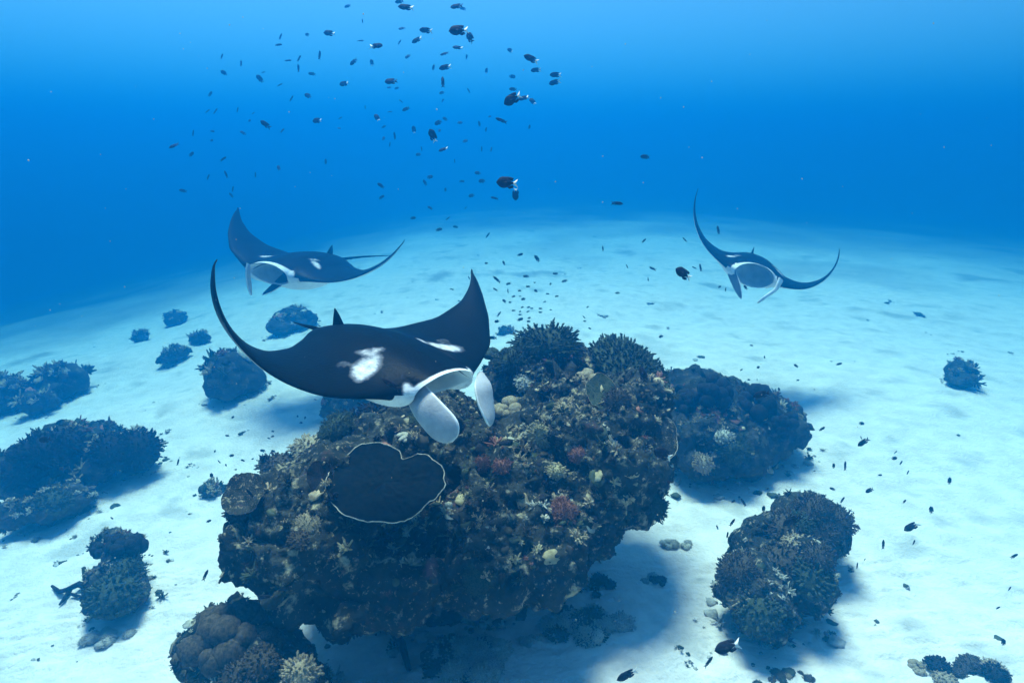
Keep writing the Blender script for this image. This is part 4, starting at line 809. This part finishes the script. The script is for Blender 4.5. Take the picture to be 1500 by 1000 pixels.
BIGF = [(482.5, 49, 14, 180, 'r', 1, 'dark round fish alone above the upper-left scatter of small fish'), (518, 91, 12, 215, 'o', 0, 'dark oval fish pointing down-left beside the top of the school'), (504, 123, 12, 200, 'r', 1, 'dark round fish at the left edge of the main school'),
 (451, 140.5, 11, 150, 'r', 0, 'dark round fish just up-right of the one with lifted head'), (389, 182.6, 15, 145, 'o', 0, 'largest dark fish among the upper-left scatter, head tilted up left'), (464.5, 177, 13, 180, 'r', 1, 'black round pale-tailed fish midway between scatter and school'),
 (255, 213.6, 13, 210, 'o', 0, 'leftmost dark fish of all in the open blue water'), (585, 2.6, 12, 180, 'o', 0, 'blue-grey fish cut by the top edge of the view'), (594.7, 11, 20, 180, 'o', 1, 'white-tailed dark fish just under the top edge'),
 (669, 9.6, 17, 180, 'o', 0, 'slim bluish fish near the top edge, right of the white-tailed one'), (624, 45, 17, 180, 'o', 1, 'white-tailed fish facing left, left of the big overlapping pair near the top'), (610.7, 59, 15, 200, 'o', 1, 'pale-tailed fish diving left just beneath another white-tailed one'),
 (672, 45, 26, 190, 'r', 1, 'big black fish with bright tail near the top of the school'), (688.5, 55.5, 17, 120, 'r', 0, 'black fish with lifted head tucked below the big bright-tailed one'), (551, 67.6, 18, 0, 'o', 1, 'dark fish facing right with its white tail on the left'),
 (651, 79, 12, 190, 'o', 0, 'bluish oval fish above the pale-tailed one in mid school'), (670.6, 70, 14, 180, 'o', 1, 'bluish pale-tailed fish under the big black one'), (652, 99, 17, 185, 'o', 1, 'dark white-tailed fish in the centre of the school'),
 (778, 86.5, 21, 160, 'o', 1, 'dark oval fish with pale tail at the upper right of the school'), (785, 103, 14, 180, 'o', 1, 'small bluish white-tailed fish under the upper right one'), (813.8, 110, 16, 185, 'o', 1, 'upper fish of the pair at the right end of the school'),
 (812.7, 121, 16, 190, 'o', 1, 'lower fish of the pair at the right end of the school'), (751.5, 131, 11, 180, 'o', 0, 'dim bluish fish just above the big black diving one'), (751, 145.5, 26, 205, 'r', 1, 'big black fish nosing down left at the right of the school'),
 (767, 144, 16, 200, 'o', 1, 'dark fish overlapping the tail of the big black diving one'), (780, 148.7, 12, 130, 'r', 1, 'small round fish trailing the overlapping dark pair'), (573, 119.5, 17, 190, 'r', 0, 'black round fish with fins down in the left of the school'),
 (648.5, 120.5, 17, 95, 's', 0, 'slender fish hanging vertically in the middle of the school'), (594.7, 160, 11, 210, 'o', 0, 'bluish oval fish pointing down left below the round black one'), (552, 172.4, 12, 120, 'r', 1, 'black round fish with a pale fin at the lower left of the school'),
 (633.7, 199, 19, 115, 'r', 1, 'black round fish with lifted head at the lower edge of the school'), (642, 180, 11, 200, 'r', 0, 'bluish round fish right above the black one with lifted head'), (734.4, 176.6, 17, 162, 's', 0, 'slender bluish fish alone below the overlapping dark pair'),
 (649.3, 219, 14, 195, 'o', 1, 'dark fish with a pale tail tip under the black lifted-head one'), (557.8, 272, 11, 145, 'o', 0, 'dark fish halfway down towards the left manta'), (724.4, 290.3, 12, 165, 's', 0, 'slender bluish fish left of the two big black fish'),
 (743, 268, 31, 180, 'r', 1, 'biggest black fish in the blue with a bright forked tail'), (755.5, 284.5, 17, 270, 'r', 1, 'black fish heading down under the tail of the biggest one'), (945, 230, 14, 180, 'o', 0, 'lone dark oval fish in open water far right of the school'),
 (904, 298, 18, 0, 's', 0, 'lone slender dark fish high over the sand in the middle'), (1001, 401, 27, 150, 'r', 1, 'black fish with pale tail left of the farthest manta'), (786.5, 378.7, 12, 125, 'o', 0, 'largest dark fish above the tiny hovering ones'),
 (727.7, 409.4, 14, 140, 's', 0, 'slender dark fish right beside the raised far wing'), (722, 494.7, 12, 180, 'o', 0, 'dark oval fish between the far wing and the crest corals'), (956, 393.4, 11.5, 160, 's', 0, 'slender fish over the sand left of the pale-tailed black one'),
 (1052, 337, 13, 95, 's', 0, 'slender fish hanging upright inside the farthest manta curve'), (1026, 392, 11, 105, 's', 0, 'thin fish upright beside the left wing root of the farthest manta'), (942, 549, 24, 100, 'o', 0, 'dark fish rising in front of the right back table coral'),
 (971, 665, 29, 155, 'r', 1, 'big black white-tailed fish at the right shoulder of the huge head'), (1116, 577.6, 22, 195, 'o', 0, 'black fish passing over the top of the second coral head'), (1238, 682, 13, 95, 's', 0, 'slim dark fish upright over sand right of the second head shadow'),
 (1265, 647.5, 16, 220, 'o', 0, 'dark oval fish tilted down left over the right sand'), (1273.7, 718, 12, 200, 'o', 0, 'dark fish facing left above the knobbly lower right head'), (1335.7, 771, 19, 215, 'o', 1, 'black fish tilted down left over the lower right sand'),
 (1293.7, 797, 13, 95, 's', 0, 'slender dark fish upright right of the knobbly head'), (1161, 762, 26, 212, 'o', 0, 'black fish nosing into the top of the knobbly lower right head'), (1072.7, 765, 12.5, 60, 's', 0, 'thin fish rising left of the knobbly lower right head'),
 (1089, 735.5, 12, 120, 's', 0, 'thin fish over the sand between the second head and the knobbly one'), (1066, 947, 36, 190, 'o', 1, 'long dark fork-tailed fish over the bright sand near the bottom'), (1038, 969, 17, 45, 's', 0, 'thin bluish fish under the long fork-tailed one'),
 (919, 988, 30, 200, 'o', 1, 'black fish crossing the bottom edge right of centre'), (301, 842, 14, 70, 's', 0, 'small pale blue fish upright on the sand left of the overhang'), (387, 874, 19, 10, 's', 0, 'dark slender fish in the shade under the left overhang'),
 (414, 863, 12, 10, 's', 0, 'smaller dark fish in the shade right of the slender one'), (366, 722, 15, 125, 's', 0, 'small black fish over the grey brown plate coral at left'), (66, 644, 18, 190, 'o', 0, 'dark oval fish above the big left coral cluster')]
for i, (x, y, L_, a, k_, w_, lb) in enumerate(BIGF):
    add_fish(x, y, L_, a, KN[k_], bool(w_), lb, 'larger dark fish', 'dark', (.25 if i % 2 else -.2))
add_fish(573, 563, 33, 150, 'slim', False, 'small dark fish hugging the side of the nearest manta head', None, 'dark', .2, dd=d1 - .12)
# drifting specks
b = Bag(); g = np.random.RandomState(77)
for k in range(160):
    v, f = ICO[1]; b.add(v * g.uniform(.0010, .0022) + np.array(at(g.uniform(0, 1500), g.uniform(0, 1000), g.uniform(1.6, 4.0))), f)
link('plankton', mesh('plankton', *b.get(), [M['pale']]), kind='stuff', label='fine pale specks drifting in the water')
